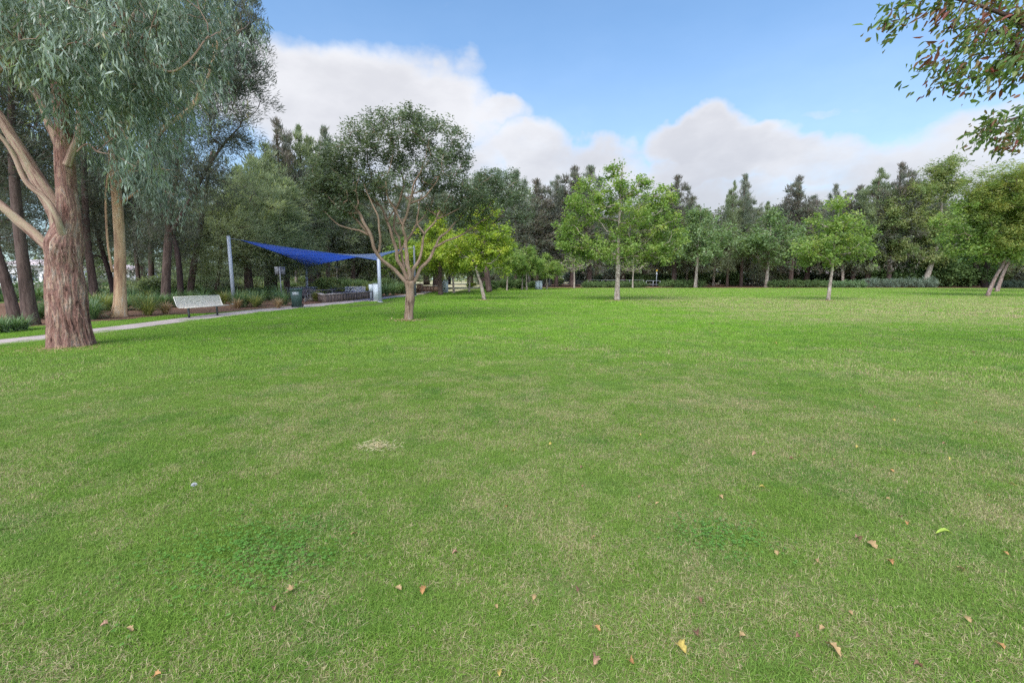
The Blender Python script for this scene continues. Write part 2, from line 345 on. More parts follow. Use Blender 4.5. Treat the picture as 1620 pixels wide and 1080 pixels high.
def ground_mat():
    m, nt, p, out = new_mat('lawn_ground')
    ge = N(nt, 'ShaderNodeNewGeometry'); pos = ge.outputs['Position']; d, s = dryness(nt, pos)
    n = noise(nt, pos, 9.0, 6, 0.7)
    c = mixc(nt, d, mixc(nt, n, (.07, .11, .022), (.13, .18, .04)), mixc(nt, n, (.14, .12, .06), (.24, .21, .11)))
    setc(nt, p, c); p.inputs['Roughness'].default_value = 1.0; p.inputs['Specular IOR Level'].default_value = 0.1
    return m
def mulch_mat():
    m, nt, p, out = new_mat('mulch')
    ge = N(nt, 'ShaderNodeNewGeometry'); pos = ge.outputs['Position']
    n = noise(nt, pos, 14.0, 7, 0.75); n2 = noise(nt, pos, 0.7, 3)
    c = mixc(nt, sstep(nt, n, .3, .7), (.09, .05, .035), (.28, .17, .12)); c = mixc(nt, sstep(nt, n2, .45, .65, 0, .6), c, (.24, .13, .08))
    setc(nt, p, c); p.inputs['Roughness'].default_value = 1.0; p.inputs['Specular IOR Level'].default_value = 0.1
    b = N(nt, 'ShaderNodeBump'); b.inputs['Strength'].default_value = 1; b.inputs['Distance'].default_value = 0.04; nt.links.new(n, b.inputs['Height']); nt.links.new(b.outputs[0], p.inputs['Normal'])
    return m
def path_mat():
    m, nt, p, out = new_mat('path_concrete')
    ge = N(nt, 'ShaderNodeNewGeometry'); pos = ge.outputs['Position']
    n = noise(nt, pos, 1.1, 6, 0.7); n2 = noise(nt, pos, 30, 4, .7)
    c = mixc(nt, sstep(nt, n, .3, .7), (.36, .29, .28), (.50, .42, .40)); c = mixc(nt, sstep(nt, n2, .55, .75, 0, .4), c, (.25, .2, .18))
    setc(nt, p, c); p.inputs['Roughness'].default_value = 0.95
    return m
def field_mat():
    m, nt, p, out = new_mat('dry_field')
    ge = N(nt, 'ShaderNodeNewGeometry'); pos = ge.outputs['Position']; n = noise(nt, pos, 0.12, 5, .6)
    setc(nt, p, mixc(nt, sstep(nt, n, .35, .65), (.34, .33, .15), (.50, .43, .27))); p.inputs['Roughness'].default_value = 1.0
    return m
M['blade'] = grass_mat(); M['ground'] = ground_mat(); M['mulch'] = mulch_mat(); M['path'] = path_mat(); M['field'] = field_mat()

LAND = [(113, 'the big gum'), (188, 'the smooth gum'), (320, 'the bench'), (367, 'the tall sail post'), (442, 'the board on a post'), (469, 'the bin'), (512, 'the timber wall end'), (600, 'the thick sail post'), (646, 'the multi stemmed tree'), (697, 'the dark plane trunk'), (766, 'the yellow green plane tree'),
        (852, 'the squat pale box'), (908, 'the white stemmed bare tree'), (976, 'the centre plane tree'), (1038, 'the yellow sign'), (1100, 'the first far plane'), (1212, 'the rounded far plane tree'), (1310, 'the small knobbly plane tree'), (1400, 'the clipped grey hedge'), (1463, 'the thick leaning trunk'), (1562, 'the pinkish trunks'), (1615, 'the olive tree')]
PLACED = {}
def where(px, kind):
    """says beside which landmark a thing stands; a second one at the same spot is told apart by its order"""
    d, n_ = min((abs(px - a), k) for k, (a, _) in enumerate(LAND)); a, nm = LAND[n_]
    ph = 'directly behind ' + nm if d < 7 else (('just ' if d < 20 else '') + ('left of ' if px < a else 'right of ') + nm)
    k = PLACED[(kind, ph)] = PLACED.get((kind, ph), 0) + 1
    return ph + ('' if k == 1 else ', ' + ('', '', 'another', 'a third', 'a fourth', 'a fifth', 'a sixth', 'a seventh', 'an eighth', 'a ninth', 'a tenth', 'an eleventh', 'a twelfth', 'a thirteenth', 'a fourteenth', 'a fifteenth')[min(k, 15)] + ' there')
# ---------------------------------------------------------------- ground, beds, path
def inpoly(P, poly):
    x, y = P[:, 0], P[:, 1]; c = np.zeros(len(P), bool); n = len(poly)
    for i in range(n):
        x1, y1 = poly[i][:2]; x2, y2 = poly[(i + 1) % n][:2]
        hit = ((y1 > y) != (y2 > y)) & (x < (x2 - x1) * (y - y1) / (y2 - y1 + 1e-12) + x1)
        c ^= hit
    return c
def hgt(x, y):
    t = np.clip((-x - 34) / 26.0, 0, 1); return -3.0 * t * t * (3 - 2 * t)
def sheet(name, poly, z, mat, step=None):
    import bmesh
    bm = bmesh.new(); vs = [bm.verts.new((p[0], p[1], z)) for p in poly]; f = bm.faces.new(vs)
    if f.normal.z < 0: f.normal_flip()
    bmesh.ops.triangulate(bm, faces=[f]); me = bpy.data.meshes.new(name); bm.normal_update()
    for f in bm.faces:
        if f.normal.z < 0: f.normal_flip()
    bm.to_mesh(me); bm.free(); me.materials.append(mat)
    o = bpy.data.objects.new(name, me); COL.objects.link(o); tag(o, kind='structure'); return o
xs = np.unique(np.concatenate([np.linspace(-900, -80, 8), np.linspace(-80, -28, 27), np.linspace(-28, 60, 12), np.linspace(60, 900, 8)]))
ys = np.unique(np.concatenate([np.linspace(-60, 160, 12), np.linspace(160, 1500, 8)]))
gx, gy = np.meshgrid(xs, ys); gz = hgt(gx, gy)
mb = MB(); nx = len(xs); i, j = np.meshgrid(np.arange(len(ys) - 1), np.arange(nx - 1), indexing='ij'); i = i.ravel(); j = j.ravel()
mb.add(np.stack([gx, gy, gz], -1).reshape(-1, 3), np.stack([i * nx + j, i * nx + j + 1, (i + 1) * nx + j + 1, (i + 1) * nx + j], -1))
tag(mb.build('ground', M['ground']), kind='structure')

low_px = [(0, 546), (73, 538), (150, 528), (230, 517.5), (300, 508), (400, 496), (480, 487.5), (560, 479.5), (610, 473.5), (640, 469.5), (668, 466)]
top_px = [(0, 537.5), (73, 530), (150, 520), (230, 510.5), (300, 501.5), (400, 490.5), (480, 482.5), (560, 475), (610, 469.5), (640, 466), (664, 463.6)]
low = [G(*p) for p in low_px]; top = [G(*p) for p in top_px]
d0 = low[0] - low[1]; d0 /= np.linalg.norm(d0)
low = [low[0] + d0 * 14] + low; top = [top[0] + d0 * 14] + top
pathpoly = low + [low[-1] + np.array([-.6, 9, 0]), top[-1] + np.array([-1.2, 8, 0])] + top[::-1]
sheet('footpath', pathpoly, 0.012, M['path'])
EDGE_Y = 77.0
lawn = [p[:2] for p in low] + [(low[-1][0] + .4, low[-1][1] + 2), (-6.5, 50), (-6.5, 66), (-4, EDGE_Y), (110, EDGE_Y), (110, -6), (low[0][0] + 4, -6)]
# garden bed behind the path (mulch), with a strip of lawn left between bed and path on the left
verge_px = [(0, 521), (60, 517), (120, 512), (190, 506), (250, 500.5), (300, 497), (350, 493.5), (400, 489.5)]
verge = [G(*p) for p in verge_px]
bed = [verge[0] + d0 * 14] + verge + [G(470, 483), G(520, 478.3), G(590, 471), G(640, 465.8), G(660, 463.2)] + [np.array([-9.5, 52, 0]), np.array([-9.5, 76, 0]), np.array([-33, 76, 0]), np.array([-33, 5, 0])]
sheet('garden_bed', bed, 0.006, M['mulch'])
vergepoly = [p[:2] for p in ([top[0]] + top[1:7])] + [p[:2] for p in ([verge[0] + d0 * 14] + verge)[::-1]]
farbed = [(-4.5, EDGE_Y), (130, EDGE_Y), (130, 135), (-4.5, 135)]
sheet('woodland_floor', farbed, 0.006, M['mulch'])
sheet('dry_field', [(-60, 160), (-60, 78), (-9, 78), (-9, 56), (-6.8, 56), (-6.8, 66), (-4.5, 77), (-4.5, 135), (130, 135), (300, 300), (-60, 300)], 0.004, M['field'])

# grass tiles: blades as real geometry, laid over the lawn by one geometry-nodes object
rng = np.random.default_rng(7)
def unit(v): return v / (np.linalg.norm(v, axis=-1, keepdims=True) + 1e-9)
def blades(n, size, L, W, lean, flatp=0.25):
    p = np.zeros((n, 3)); p[:, :2] = (rng.random((n, 2)) - .5) * size
    a = rng.random(n) * 2 * math.pi; ln = L * (0.45 + 0.8 * rng.random(n)); w = W * (.6 + .7 * rng.random(n))
    th = np.abs(rng.normal(0, lean, n)); flat = rng.random(n) < flatp; th[flat] = rng.uniform(1.15, 1.5, flat.sum()); th = np.clip(th, 0, 1.5)
    th2 = np.clip(th + rng.uniform(.1, .8, n), 0, 1.65)
    h = np.stack([np.cos(a), np.sin(a), np.zeros(n)], -1); up = np.array([0, 0, 1.])
    d1 = h * np.sin(th)[:, None] + up * np.cos(th)[:, None]; d2 = h * np.sin(th2)[:, None] + up * np.cos(th2)[:, None]
    s = np.stack([-np.sin(a), np.cos(a), np.zeros(n)], -1); tw = rng.normal(0, .5, n)[:, None]; s = unit(s + h * tw)
    m1 = p + d1 * (ln * .5)[:, None]; m2 = m1 + d2 * (ln * .5)[:, None]; hw = (w / 2)[:, None]
    lift = np.where(flat, rng.random(n) * .02, 0)[:, None] * up
    V = np.stack([p - s * hw, p + s * hw, m1 + s * hw * .8, m1 - s * hw * .8, m2], 1) + lift[:, None]
    i = np.arange(n) * 5
    q = np.stack([i, i + 1, i + 2, i + 3], -1); t = np.stack([i + 3, i + 2, i + 4], -1); r = rng.random(n)
    mb = MB(); mb.add(V.reshape(-1, 3), q, t, r, r); return mb
def tileset(name, k, *a):
    return [blades(*a).build('%s' % name, M['blade'], link=False) for _ in range(k)]
fine = tileset('fine_tuft', 4, 13500, 1.0, 0.037, 0.0024, 0.95, .42)
mid = tileset('mid_tuft', 3, 9500, 2.1, 0.05, 0.0055, 0.7, .2)
coarse = tileset('coarse_tuft', 3, 9500, 5.2, 0.06, 0.014, 0.65, .1)
def inview(P, m):
    return (np.abs(P[:, 0]) < P[:, 1] * 1.22 + m) & (P[:, 1] > -.5)
def lay(name, step, ymin, ymax, tiles, regions, label, jit=.25, half=.4):
    X, Y = np.meshgrid(np.arange(-110, 110, step), np.arange(0.4, 95, step)); P = np.stack([X.ravel(), Y.ravel()], -1)
    P = P + (rng.random(P.shape) - .5) * step * jit
    R = np.hypot(P[:, 0], P[:, 1]); P = P[(R > ymin) & (R < ymax) & inview(P, 2.5)]
    keep = np.zeros(len(P), bool)
    for rg in regions:
        k = np.ones(len(P), bool)
        for dx, dy in ((half, 0), (-half, 0), (0, half), (0, -half)): k &= inpoly(P + np.array([dx, dy]), rg)
        keep |= k
    P = P[keep]
    me = bpy.data.meshes.new(name); me.vertices.add(len(P)); me.vertices.foreach_set('co', np.concatenate([P, np.zeros((len(P), 1))], 1).astype(np.float32).ravel())
    for an, ty, vals in (('rot', 'FLOAT', rng.random(len(P)) * 6.283), ('pick', 'INT', rng.integers(0, len(tiles), len(P)))):
        a = me.attributes.new(an, ty, 'POINT'); a.data.foreach_set('value', vals.astype(np.float32 if ty == 'FLOAT' else np.int32))
    o = bpy.data.objects.new(name, me); COL.objects.link(o); me.materials.append(M['blade'])
    ng = bpy.data.node_groups.new(name, 'GeometryNodeTree'); ng.interface.new_socket('Geometry', in_out='INPUT', socket_type='NodeSocketGeometry'); ng.interface.new_socket('Geometry', in_out='OUTPUT', socket_type='NodeSocketGeometry')
    gi = ng.nodes.new('NodeGroupInput'); go = ng.nodes.new('NodeGroupOutput'); ip = ng.nodes.new('GeometryNodeInstanceOnPoints')
    jn = ng.nodes.new('GeometryNodeGeometryToInstance')
    for t in tiles:
        oi = ng.nodes.new('GeometryNodeObjectInfo'); oi.inputs['Object'].default_value = t
        ng.links.new(oi.outputs['Geometry'], jn.inputs[0])
    ra = ng.nodes.new('GeometryNodeInputNamedAttribute'); ra.data_type = 'FLOAT'; ra.inputs[0].default_value = 'rot'
    pa = ng.nodes.new('GeometryNodeInputNamedAttribute'); pa.data_type = 'INT'; pa.inputs[0].default_value = 'pick'
    cx = ng.nodes.new('ShaderNodeCombineXYZ'); ng.links.new(ra.outputs[0], cx.inputs[2])
    ng.links.new(gi.outputs[0], ip.inputs['Points']); ng.links.new(jn.outputs[0], ip.inputs['Instance']); ip.inputs['Pick Instance'].default_value = True
    ng.links.new(pa.outputs[0], ip.inputs['Instance Index']); ng.links.new(cx.outputs[0], ip.inputs['Rotation']); ng.links.new(ip.outputs[0], go.inputs[0])
    md = o.modifiers.new('scatter', 'NODES'); md.node_group = ng
    tag(o, label, 'grass', kind='stuff'); return len(P)
n1 = lay('lawn_grass', 0.6, 0, 9.5, fine, [lawn], 'short mown lawn grass mixed with dry straw in the foreground', half=.0)
n2 = lay('lawn_grass', 1.4, 8.8, 27, mid, [lawn], 'bright green mown lawn grass around the multi stemmed tree', half=.75)
n3 = lay('lawn_grass', 3.6, 25.5, 100, coarse, [lawn], 'far lawn grass out to the row of trees', half=1.7)
n4 = lay('verge_grass', 0.62, 0, 25, fine, [vergepoly], 'narrow strip of grass between the footpath and the mulch bed', half=.12)
# the lawn's cut edge along the path
n5 = lay('lawn_grass', 0.55, 8.5, 45, fine, [[p[:2] for p in low] + [(p[0] + 1.1, p[1] - .6) for p in low[::-1]]], 'lawn grass along the near edge of the footpath', half=.05)
print('grass tiles', n1, n2, n3, n4, n5)

# ---------------------------------------------------------------- tree builder
def lerp_line(pts, step):
    P = np.array([p[:3] for p in pts], float); R = np.array([p[3] for p in pts], float)
    L = np.concatenate([[0], np.cumsum(np.linalg.norm(np.diff(P, axis=0), axis=1))])
    n = max(3, int(L[-1] / step) + 1); s = np.linspace(0, L[-1], n)
    # Catmull-Rom for smooth limbs
    out = []; rr = np.interp(s, L, R)
    for x in s:
        k = min(max(np.searchsorted(L, x) - 1, 0), len(P) - 2); t = (x - L[k]) / (L[k + 1] - L[k] + 1e-9)
        p0, p1, p2, p3 = P[max(k - 1, 0)], P[k], P[k + 1], P[min(k + 2, len(P) - 1)]
        out.append(.5 * ((2 * p1) + (-p0 + p2) * t + (2 * p0 - 5 * p1 + 4 * p2 - p3) * t * t + (-p0 + 3 * p1 - 3 * p2 + p3) * t ** 3))
    return np.array(out), rr
def ell_points(ells, n, rg, shell=0.45, mind=None):
    """points in a union of ellipsoids (x, y, z, rx, ry, rz), denser toward their skins"""
    E = np.array(ells, float); w = E[:, 3] * E[:, 4] * E[:, 5]; w = w ** .65; w /= w.sum()
    out = []; tries = 0
    while len(out) < n and tries < n * 30:
        tries += 1
        e = E[rg.choice(len(E), p=w)]; d = rg.normal(size=3); d /= np.linalg.norm(d)
        r = rg.uniform(shell, 1.0) ** .6
        r *= 1 + .18 * math.sin(d[0] * 5 + e[0] * 3) * math.cos(d[1] * 4 + d[2] * 6 + e[2])
        if rg.random() < .07: r *= 1.28
        p = e[:3] + d * r * e[3:6]
        if mind and out and np.min(np.sum((np.array(out) - p) ** 2, 1)) < mind * mind: continue
        out.append(p)
    return np.array(out)
def crook(P, R, rg, amp):
    L = np.concatenate([[0], np.cumsum(np.linalg.norm(np.diff(P, axis=0), axis=1))]); o = np.zeros_like(P); env = np.clip(L / .6, 0, 1) * amp
    for f in (1.1, 2.3, 4.1): o += np.sin(L[:, None] * f * 2 + rg.uniform(0, 6.28, 3)) * env[:, None] / f ** .8
    return P + o, R
def grow(lines, attr, rg, rtip=0.008, alpha=0.35, jit=0.06, sag=0.0, pw=0.5, seg=4, step=.35, start=0.0, updir=0.15, crk=0.0):
    """branches from given limbs to every tip; returns (chains of points and radii, given limbs)"""
    pos = []; par = []; plen = []; cap = []; dr = []; seed = []
    explicit = []
    for ln in lines:
        P, R = lerp_line(ln, step)
        if crk and ln is not lines[0]: P, R = crook(P, R, rg, crk)
        explicit.append((P, R)); T = unit(np.gradient(P, axis=0))
        for k in range(len(P)):
            pos.append(P[k]); par.append(-1); plen.append(np.linalg.norm(P[k] - P[0]) * .4); cap.append(R[k] * .75); dr.append(T[k]); seed.append(P[k][2] >= start)
    pos = [np.array(p) for p in pos]; A = np.array(attr); done = np.zeros(len(A), bool)
    nodes = np.array(pos); pl = np.array(plen); ok = np.array(seed)
    def cost(idx):
        d = np.linalg.norm(A[None] - nodes[idx][:, None], axis=2)
        below = np.clip(nodes[idx][:, 2][:, None] - A[None, :, 2], 0, None)
        c = d + alpha * pl[idx][:, None] + below * updir * 3
        c[~ok[idx]] = 1e6
        return c
    C0 = cost(np.arange(len(nodes))); best = C0.argmin(0); bc = C0.min(0); ntip = np.zeros(0)
    nodes_l = list(nodes); par_l = list(par); tips = []; order = []
    for _ in range(len(A)):
        c = np.where(done, 1e9, bc); a = int(c.argmin()); b = int(best[a]); done[a] = True; order.append(a)
        p0 = nodes_l[b]; p1 = A[a]; dist = np.linalg.norm(p1 - p0); k = max(2, min(7, int(dist / step) + 1))
        t0 = dr[b] * dist * .45; mid1 = p0 + t0; mid2 = p1 - (unit(p1 - p0) * .3 + np.array([0, 0, .25 - sag])) * dist * .35
        prev = b; new = []
        for s in range(1, k + 1):
            t = s / k; q = (1 - t) ** 3 * p0 + 3 * (1 - t) ** 2 * t * mid1 + 3 * (1 - t) * t * t * mid2 + t ** 3 * p1
            if s < k: q = q + rg.normal(size=3) * jit * dist
            nodes_l.append(q); par_l.append(prev); dv = q - nodes_l[prev]; dr.append(dv / (np.linalg.norm(dv) + 1e-9)); cap.append(cap[prev])
            pl = np.append(pl, pl[prev] + np.linalg.norm(dv)); ok = np.append(ok, True); prev = len(nodes_l) - 1; new.append(prev)
        tips.append(prev); nodes = np.array(nodes_l)
        Cn = cost(np.array(new)); m = Cn.argmin(0); mc = Cn.min(0); upd = mc < bc; bc = np.where(upd, mc, bc); best = np.where(upd, np.array(new)[m], best)
    n = len(nodes_l); cnt = np.zeros(n); 
    for t in tips:
        cnt[t] += 1
    for k in range(n - 1, -1, -1):
        if par_l[k] >= 0: cnt[par_l[k]] += cnt[k]
    rad = np.minimum(rtip * np.maximum(cnt, 1) ** pw, np.array(cap))
    kids = [[] for _ in range(n)]
    for k in range(n):
        if par_l[k] >= 0: kids[par_l[k]].append(k)
    chains = []; nseed = len(pos)
    stack = [(b, c) for b in range(nseed) for c in kids[b]]
    while stack:
        b, c = stack.pop(); ch = [b, c]; r = [rad[c], rad[c]]
        while kids[c]:
            kk = sorted(kids[c], key=lambda q: -cnt[q])
            for o_ in kk[1:]: stack.append((c, o_))
            c = kk[0]; ch.append(c); r.append(rad[c])
        P = np.array([nodes_l[q] for q in ch]); r = np.array(r); r[-1] *= .5
        chains.append((P, r))
    tt = np.zeros(len(A), int); tt[np.array(order)] = tips      # tips in the order the points were given
    return chains, explicit, nodes, tt, np.array(par_l)
RH = (np.array([[0, 0, 0], [.5, .42, -.10], [0, 1, -.12], [-.5, .42, -.10]]), [[0, 1, 2, 3]])
LANCE = (np.array([[0, 0, 0], [.42, .3, .1], [.34, .68, .02], [.08, 1, -.12], [-.34, .66, .02], [-.42, .3, .1]]), [[0, 1, 2, 3], [0, 3, 4, 5]])
def put_leaves(mb, P, D, L, W, rnd, rg, tmpl=RH, flat=None):
    n = len(P); D = unit(D); rv = rg.normal(size=(n, 3))
    if flat is not None: rv = rv * flat + np.cross(D, np.array([0, 0, 1.]))
    S = unit(np.cross(D, rv)) if flat is None else unit(rv - (rv * D).sum(1)[:, None] * D)
    Nn = np.cross(S, D)
    T, F = tmpl; k = len(T)
    V = P[:, None] + S[:, None] * (T[None, :, 0, None] * W[:, None, None]) + D[:, None] * (T[None, :, 1, None] * L[:, None, None]) + Nn[:, None] * (T[None, :, 2, None] * L[:, None, None])
    off = np.arange(n)[:, None] * k
    Q = np.concatenate([off + np.array(f)[None] for f in F]); R = np.concatenate([rnd] * len(F))
    mb.add(V.reshape(-1, 3), Q, rq=R)
def foliage(nodes, tips, par, rg, per, sigma, L, W, style, tmpl=RH, clumpvar=.6, centre=None, flatz=.75):
    mb = MB(); T = nodes[tips]; m = len(T)
    back = nodes[par[tips]] if (par is not None) else T
    cr = rg.random(m); n = m * per; idx = np.repeat(np.arange(m), per)
    size = (0.6 + .8 * rg.random(m))[idx][:, None]
    if style == 'plume': size = size * (1.2 - .8 * np.clip((T[:, 2] - T[:, 2].min()) / (np.ptp(T[:, 2]) + 1e-6), 0, 1))[idx][:, None]
    # each clump: a few sprigs, leaves round them
    ns = 5; spr = rg.normal(size=(m, ns, 3)) * np.array([1, 1, flatz]) * sigma * .8; pick = rg.integers(0, ns, n)
    P = T[idx] + spr[idx, pick] * size + rg.normal(size=(n, 3)) * sigma * .42 * size
    out = T[idx] - (centre if centre is not None else T.mean(0)); out = unit(out)
    u = rg.random(n)[:, None]
    if style == 'weep':
        P = T[idx] + spr[idx, pick] * .9 + rg.normal(size=(n, 3)) * .05; P[:, 2] -= (u[:, 0] ** .8) * sigma * (1.2 + 2.0 * cr[idx] ** 2); Dv = rg.normal(size=(n, 3)) * .38 + np.array([0, 0, -1]) + out * .15
    elif style == 'flat': Dv = rg.normal(size=(n, 3)) * np.array([1, 1, .35]) + np.array([0, 0, -.25]) + out * .3
    elif style == 'spray': P = P + rg.normal(size=(n, 3)) * .02; Dv = rg.normal(size=(n, 3)) * .5 + np.array([-.55, 0, -.75])
    elif style == 'up': Dv = rg.normal(size=(n, 3)) * .5 + np.array([0, 0, .9]) + out * .5
    elif style == 'plume':
        hi = np.clip((T[idx][:, 2] - T[:, 2].min()) / (np.ptp(T[:, 2]) + 1e-6), 0, 1)[:, None]
        Dv = rg.normal(size=(n, 3)) * .38 + out * np.array([.6, .6, .2]) + np.array([0, 0, 1.]) * (hi * 1.3 - .35)
    else: Dv = rg.normal(size=(n, 3))
    Lr = L * (.6 + .7 * rg.random(n)); Wr = W * (.6 + .7 * rg.random(n))
    rnd = np.clip(clumpvar * cr[idx] + (1 - clumpvar) * rg.random(n), 0, 1)
    put_leaves(mb, P, Dv, Lr, Wr, rnd, rg, tmpl, .55 if style == 'flat' else None)
    return mb
def wood(chains, explicit, mbx=None, sides=7, wob=None, minr=0.0, esides=None):
    mb = mbx or MB()
    for P, R in explicit: mb.tube(P, R, esides or (sides + 5), True, wob)
    for P, R in chains:
        if R.max() < minr: continue
        mb.tube(P, R, 3 if R.max() < .02 else (4 if R.max() < .05 else sides), False)
    return mb
def tree(name, base, lines, attr, leaf, bark, per, sigma, L, W, style, seed=1, rtip=.01, alpha=.35, jit=.06, sides=7, tmpl=RH,
         step=.35, pw=.5, wob=None, updir=.15, start=0, flatz=.75, clumpvar=.6, esides=None, thin=None, minr=0.0, crk=0.0, bare=0):
    rg = np.random.default_rng(seed); base = np.array(base, float)
    ch, ex, nodes, tips, par = grow(lines, attr, rg, rtip, alpha, jit, step=step, pw=pw, updir=updir, start=start, crk=crk)
    root = empty(name, base)
    sub = np.array([[0, 0, 0]])
    wood(ch, ex, sides=sides, wob=wob, esides=esides, minr=minr).build('trunk', bark, root, smooth=True)
    if per: 
        if bare: tips = tips[:-bare]
        tt = tips if thin is None else tips[rg.random(len(tips)) < thin]
        foliage(nodes, tt, par, rg, per, sigma, L, W, style, tmpl, clumpvar, flatz=flatz, centre=nodes[tips].mean(0) * np.array([1, 1, .8])).build('crown', leaf, root)
    return root
def rel(base, pts):      # pixel control points (px, py, depth, radius) to the tree's own space
    return [tuple(AT(p[0], p[1], p[2]) - base) + (p[3] / math.hypot(1, (max(p[0], 0) - CX) / LENS_PX),) for p in pts]   # a round stem off the view axis covers more columns
def relE(base, es):      # pixel ellipsoids (px, py, depth, rx, ry, rz)
    return [tuple(AT(e[0], e[1], e[2]) - base) + (e[3] / math.hypot(1, (e[0] - CX) / LENS_PX) ** .6, e[4], e[5]) for e in es]

# ---- the big gum in the left foreground
b = G(113, 551); Y = b[1] + .35; b = np.array([AT(113, 551, Y)[0], Y, 0])
def gum_wob(a, l):
    fl = 1 + np.exp(-l / .22) * (.08 + .10 * np.cos(a * 4 + 1) + .07 * np.cos(a * 7))
    rough = np.clip(1.25 - l / 4.2, .25, 1)
    wa = a + .10 * np.sin(l * 2.3 + 2 * a) + .05 * np.sin(l * 6.1 + 5 * a)
    ridge = (1 - np.abs(np.sin(wa * 8 + .8 * np.sin(l * 1.7)))) ** 1.5 * .075 + (1 - np.abs(np.sin(wa * 17 + 1.5 * np.sin(l * 3.1) + a))) ** 2 * .05 + (1 - np.abs(np.sin(wa * 31 + 2.5 * np.sin(l * 4.7)))) ** 2 * .022
    flake = .006 * np.sign(np.sin(l * 9 + 4 * np.sin(a * 5)) * np.sin(a * 11 + 3 * np.sin(l * 5))) + .006 * np.sin(l * 13 + a * 19)
    return fl * (1 + .035 * np.sin(a * 3 + 1.2 * np.sin(l * 1.3)) + .03 * np.sin(l * 4.3 + a * 2) - rough * (ridge - .03) + rough * flake)
lines = [rel(b, [(113, 556, Y, .60), (110, 520, Y, .55), (106, 470, Y, .50), (101, 425, Y, .455), (102, 385, Y, .44), (108, 345, Y, .30), (104, 290, Y, .26), (101, 235, Y, .24), (99, 190, Y, .20), (88, 120, Y + .2, .16), (72, 40, Y + .3, .13), (55, -80, Y + .2, .09), (40, -220, Y, .05)]),
         rel(b, [(95, 410, Y - .1, .22), (72, 385, Y - .1, .18), (38, 355, Y - .2, .17), (2, 326, Y - .3, .155), (-60, 285, Y - .5, .13), (-160, 190, Y - .8, .09), (-260, 60, Y - 1, .05)]),
         rel(b, [(100, 385, Y, .30), (88, 335, Y, .28), (62, 290, Y, .245), (34, 240, Y - .1, .21), (4, 190, Y - .1, .17), (-60, 100, Y - .3, .1), (-110, -60, Y - .4, .06)]),
         rel(b, [(104, 392, Y - .05, .14), (92, 350, Y - .3, .12), (70, 315, Y - .4, .10), (40, 285, Y - .5, .09), (15, 235, Y - .6, .08), (-25, 190, Y - .8, .06), (-90, 120, Y - 1.2, .04)]),
         rel(b, [(106, 262, Y - .1, .13), (124, 215, Y - .1, .10), (127, 170, Y, .08), (150, 110, Y + .2, .07), (200, 40, Y + .5, .055), (270, -60, Y + .8, .04)]),
         rel(b, [(100, 250, Y, .15), (80, 200, Y + .1, .13), (62, 160, Y + .3, .11), (20, 90, Y + .8, .09), (0, -40, Y + 1, .06)]),
         rel(b, [(122, 240, Y - .15, .03), (138, 228, Y - .3, .026), (152, 240, Y - .4, .024), (182, 246, Y - .6, .02), (214, 262, Y - .8, .014)]),
         rel(b, [(-20, 130, Y - 1.5, .06), (5, 108, Y - 1.6, .05), (26, 92, Y - 1.7, .045), (34, 40, Y - 1.8, .04), (40, -40, Y - 1.8, .03)]),
         rel(b, [(170, 60, Y + .3, .05), (225, 95, Y, .04), (280, 110, Y - .3, .03), (330, 60, Y - .2, .02)])]
ells = relE(b, [(60, 35, Y - .5, 2.3, 2.2, .8), (160, 100, Y - .4, 1.6, 1.8, 1.1), (200, 205, Y - .3, .75, 1.2, .6), (250, 60, Y, 1.2, 1.7, 1.0), (310, 40, Y + .2, .7, 1.2, .7),
                (150, 180, Y + .5, .5, .9, .5), (20, 10, Y - 2, 1.8, 1.4, .8), (260, -90, Y, 2.4, 2.2, 1.3), (60, -160, Y, 3.0, 2.8, 1.7), (-150, 0, Y, 2.6, 2.4, 2.0), (140, 10, Y + 1.5, 2.3, 1.8, 1.3), (115, 95, Y - 1.4, 1.1, .8, .6), (225, 120, Y + .8, .9, 1, .8)])
at = ell_points(ells, 620, np.random.default_rng(3), .1)
t = tree('gum_tree', b, lines, at, M['gum_leaf'], M['gum_bark'], 82, .30, .175, .031, 'weep', 5, rtip=.0055, alpha=.3, sides=7, wob=None, tmpl=RH, esides=40, clumpvar=.6)
# rougher trunk surface on the explicit limbs
bpy.data.objects.remove([c for c in t.children if c.name.startswith('trunk')][0])
rg = np.random.default_rng(5); ch, ex, nodes, tips, par = grow(lines, at, rg, .0055, .3)
mbx = MB(); P, R = lerp_line(lines[0], .022); 
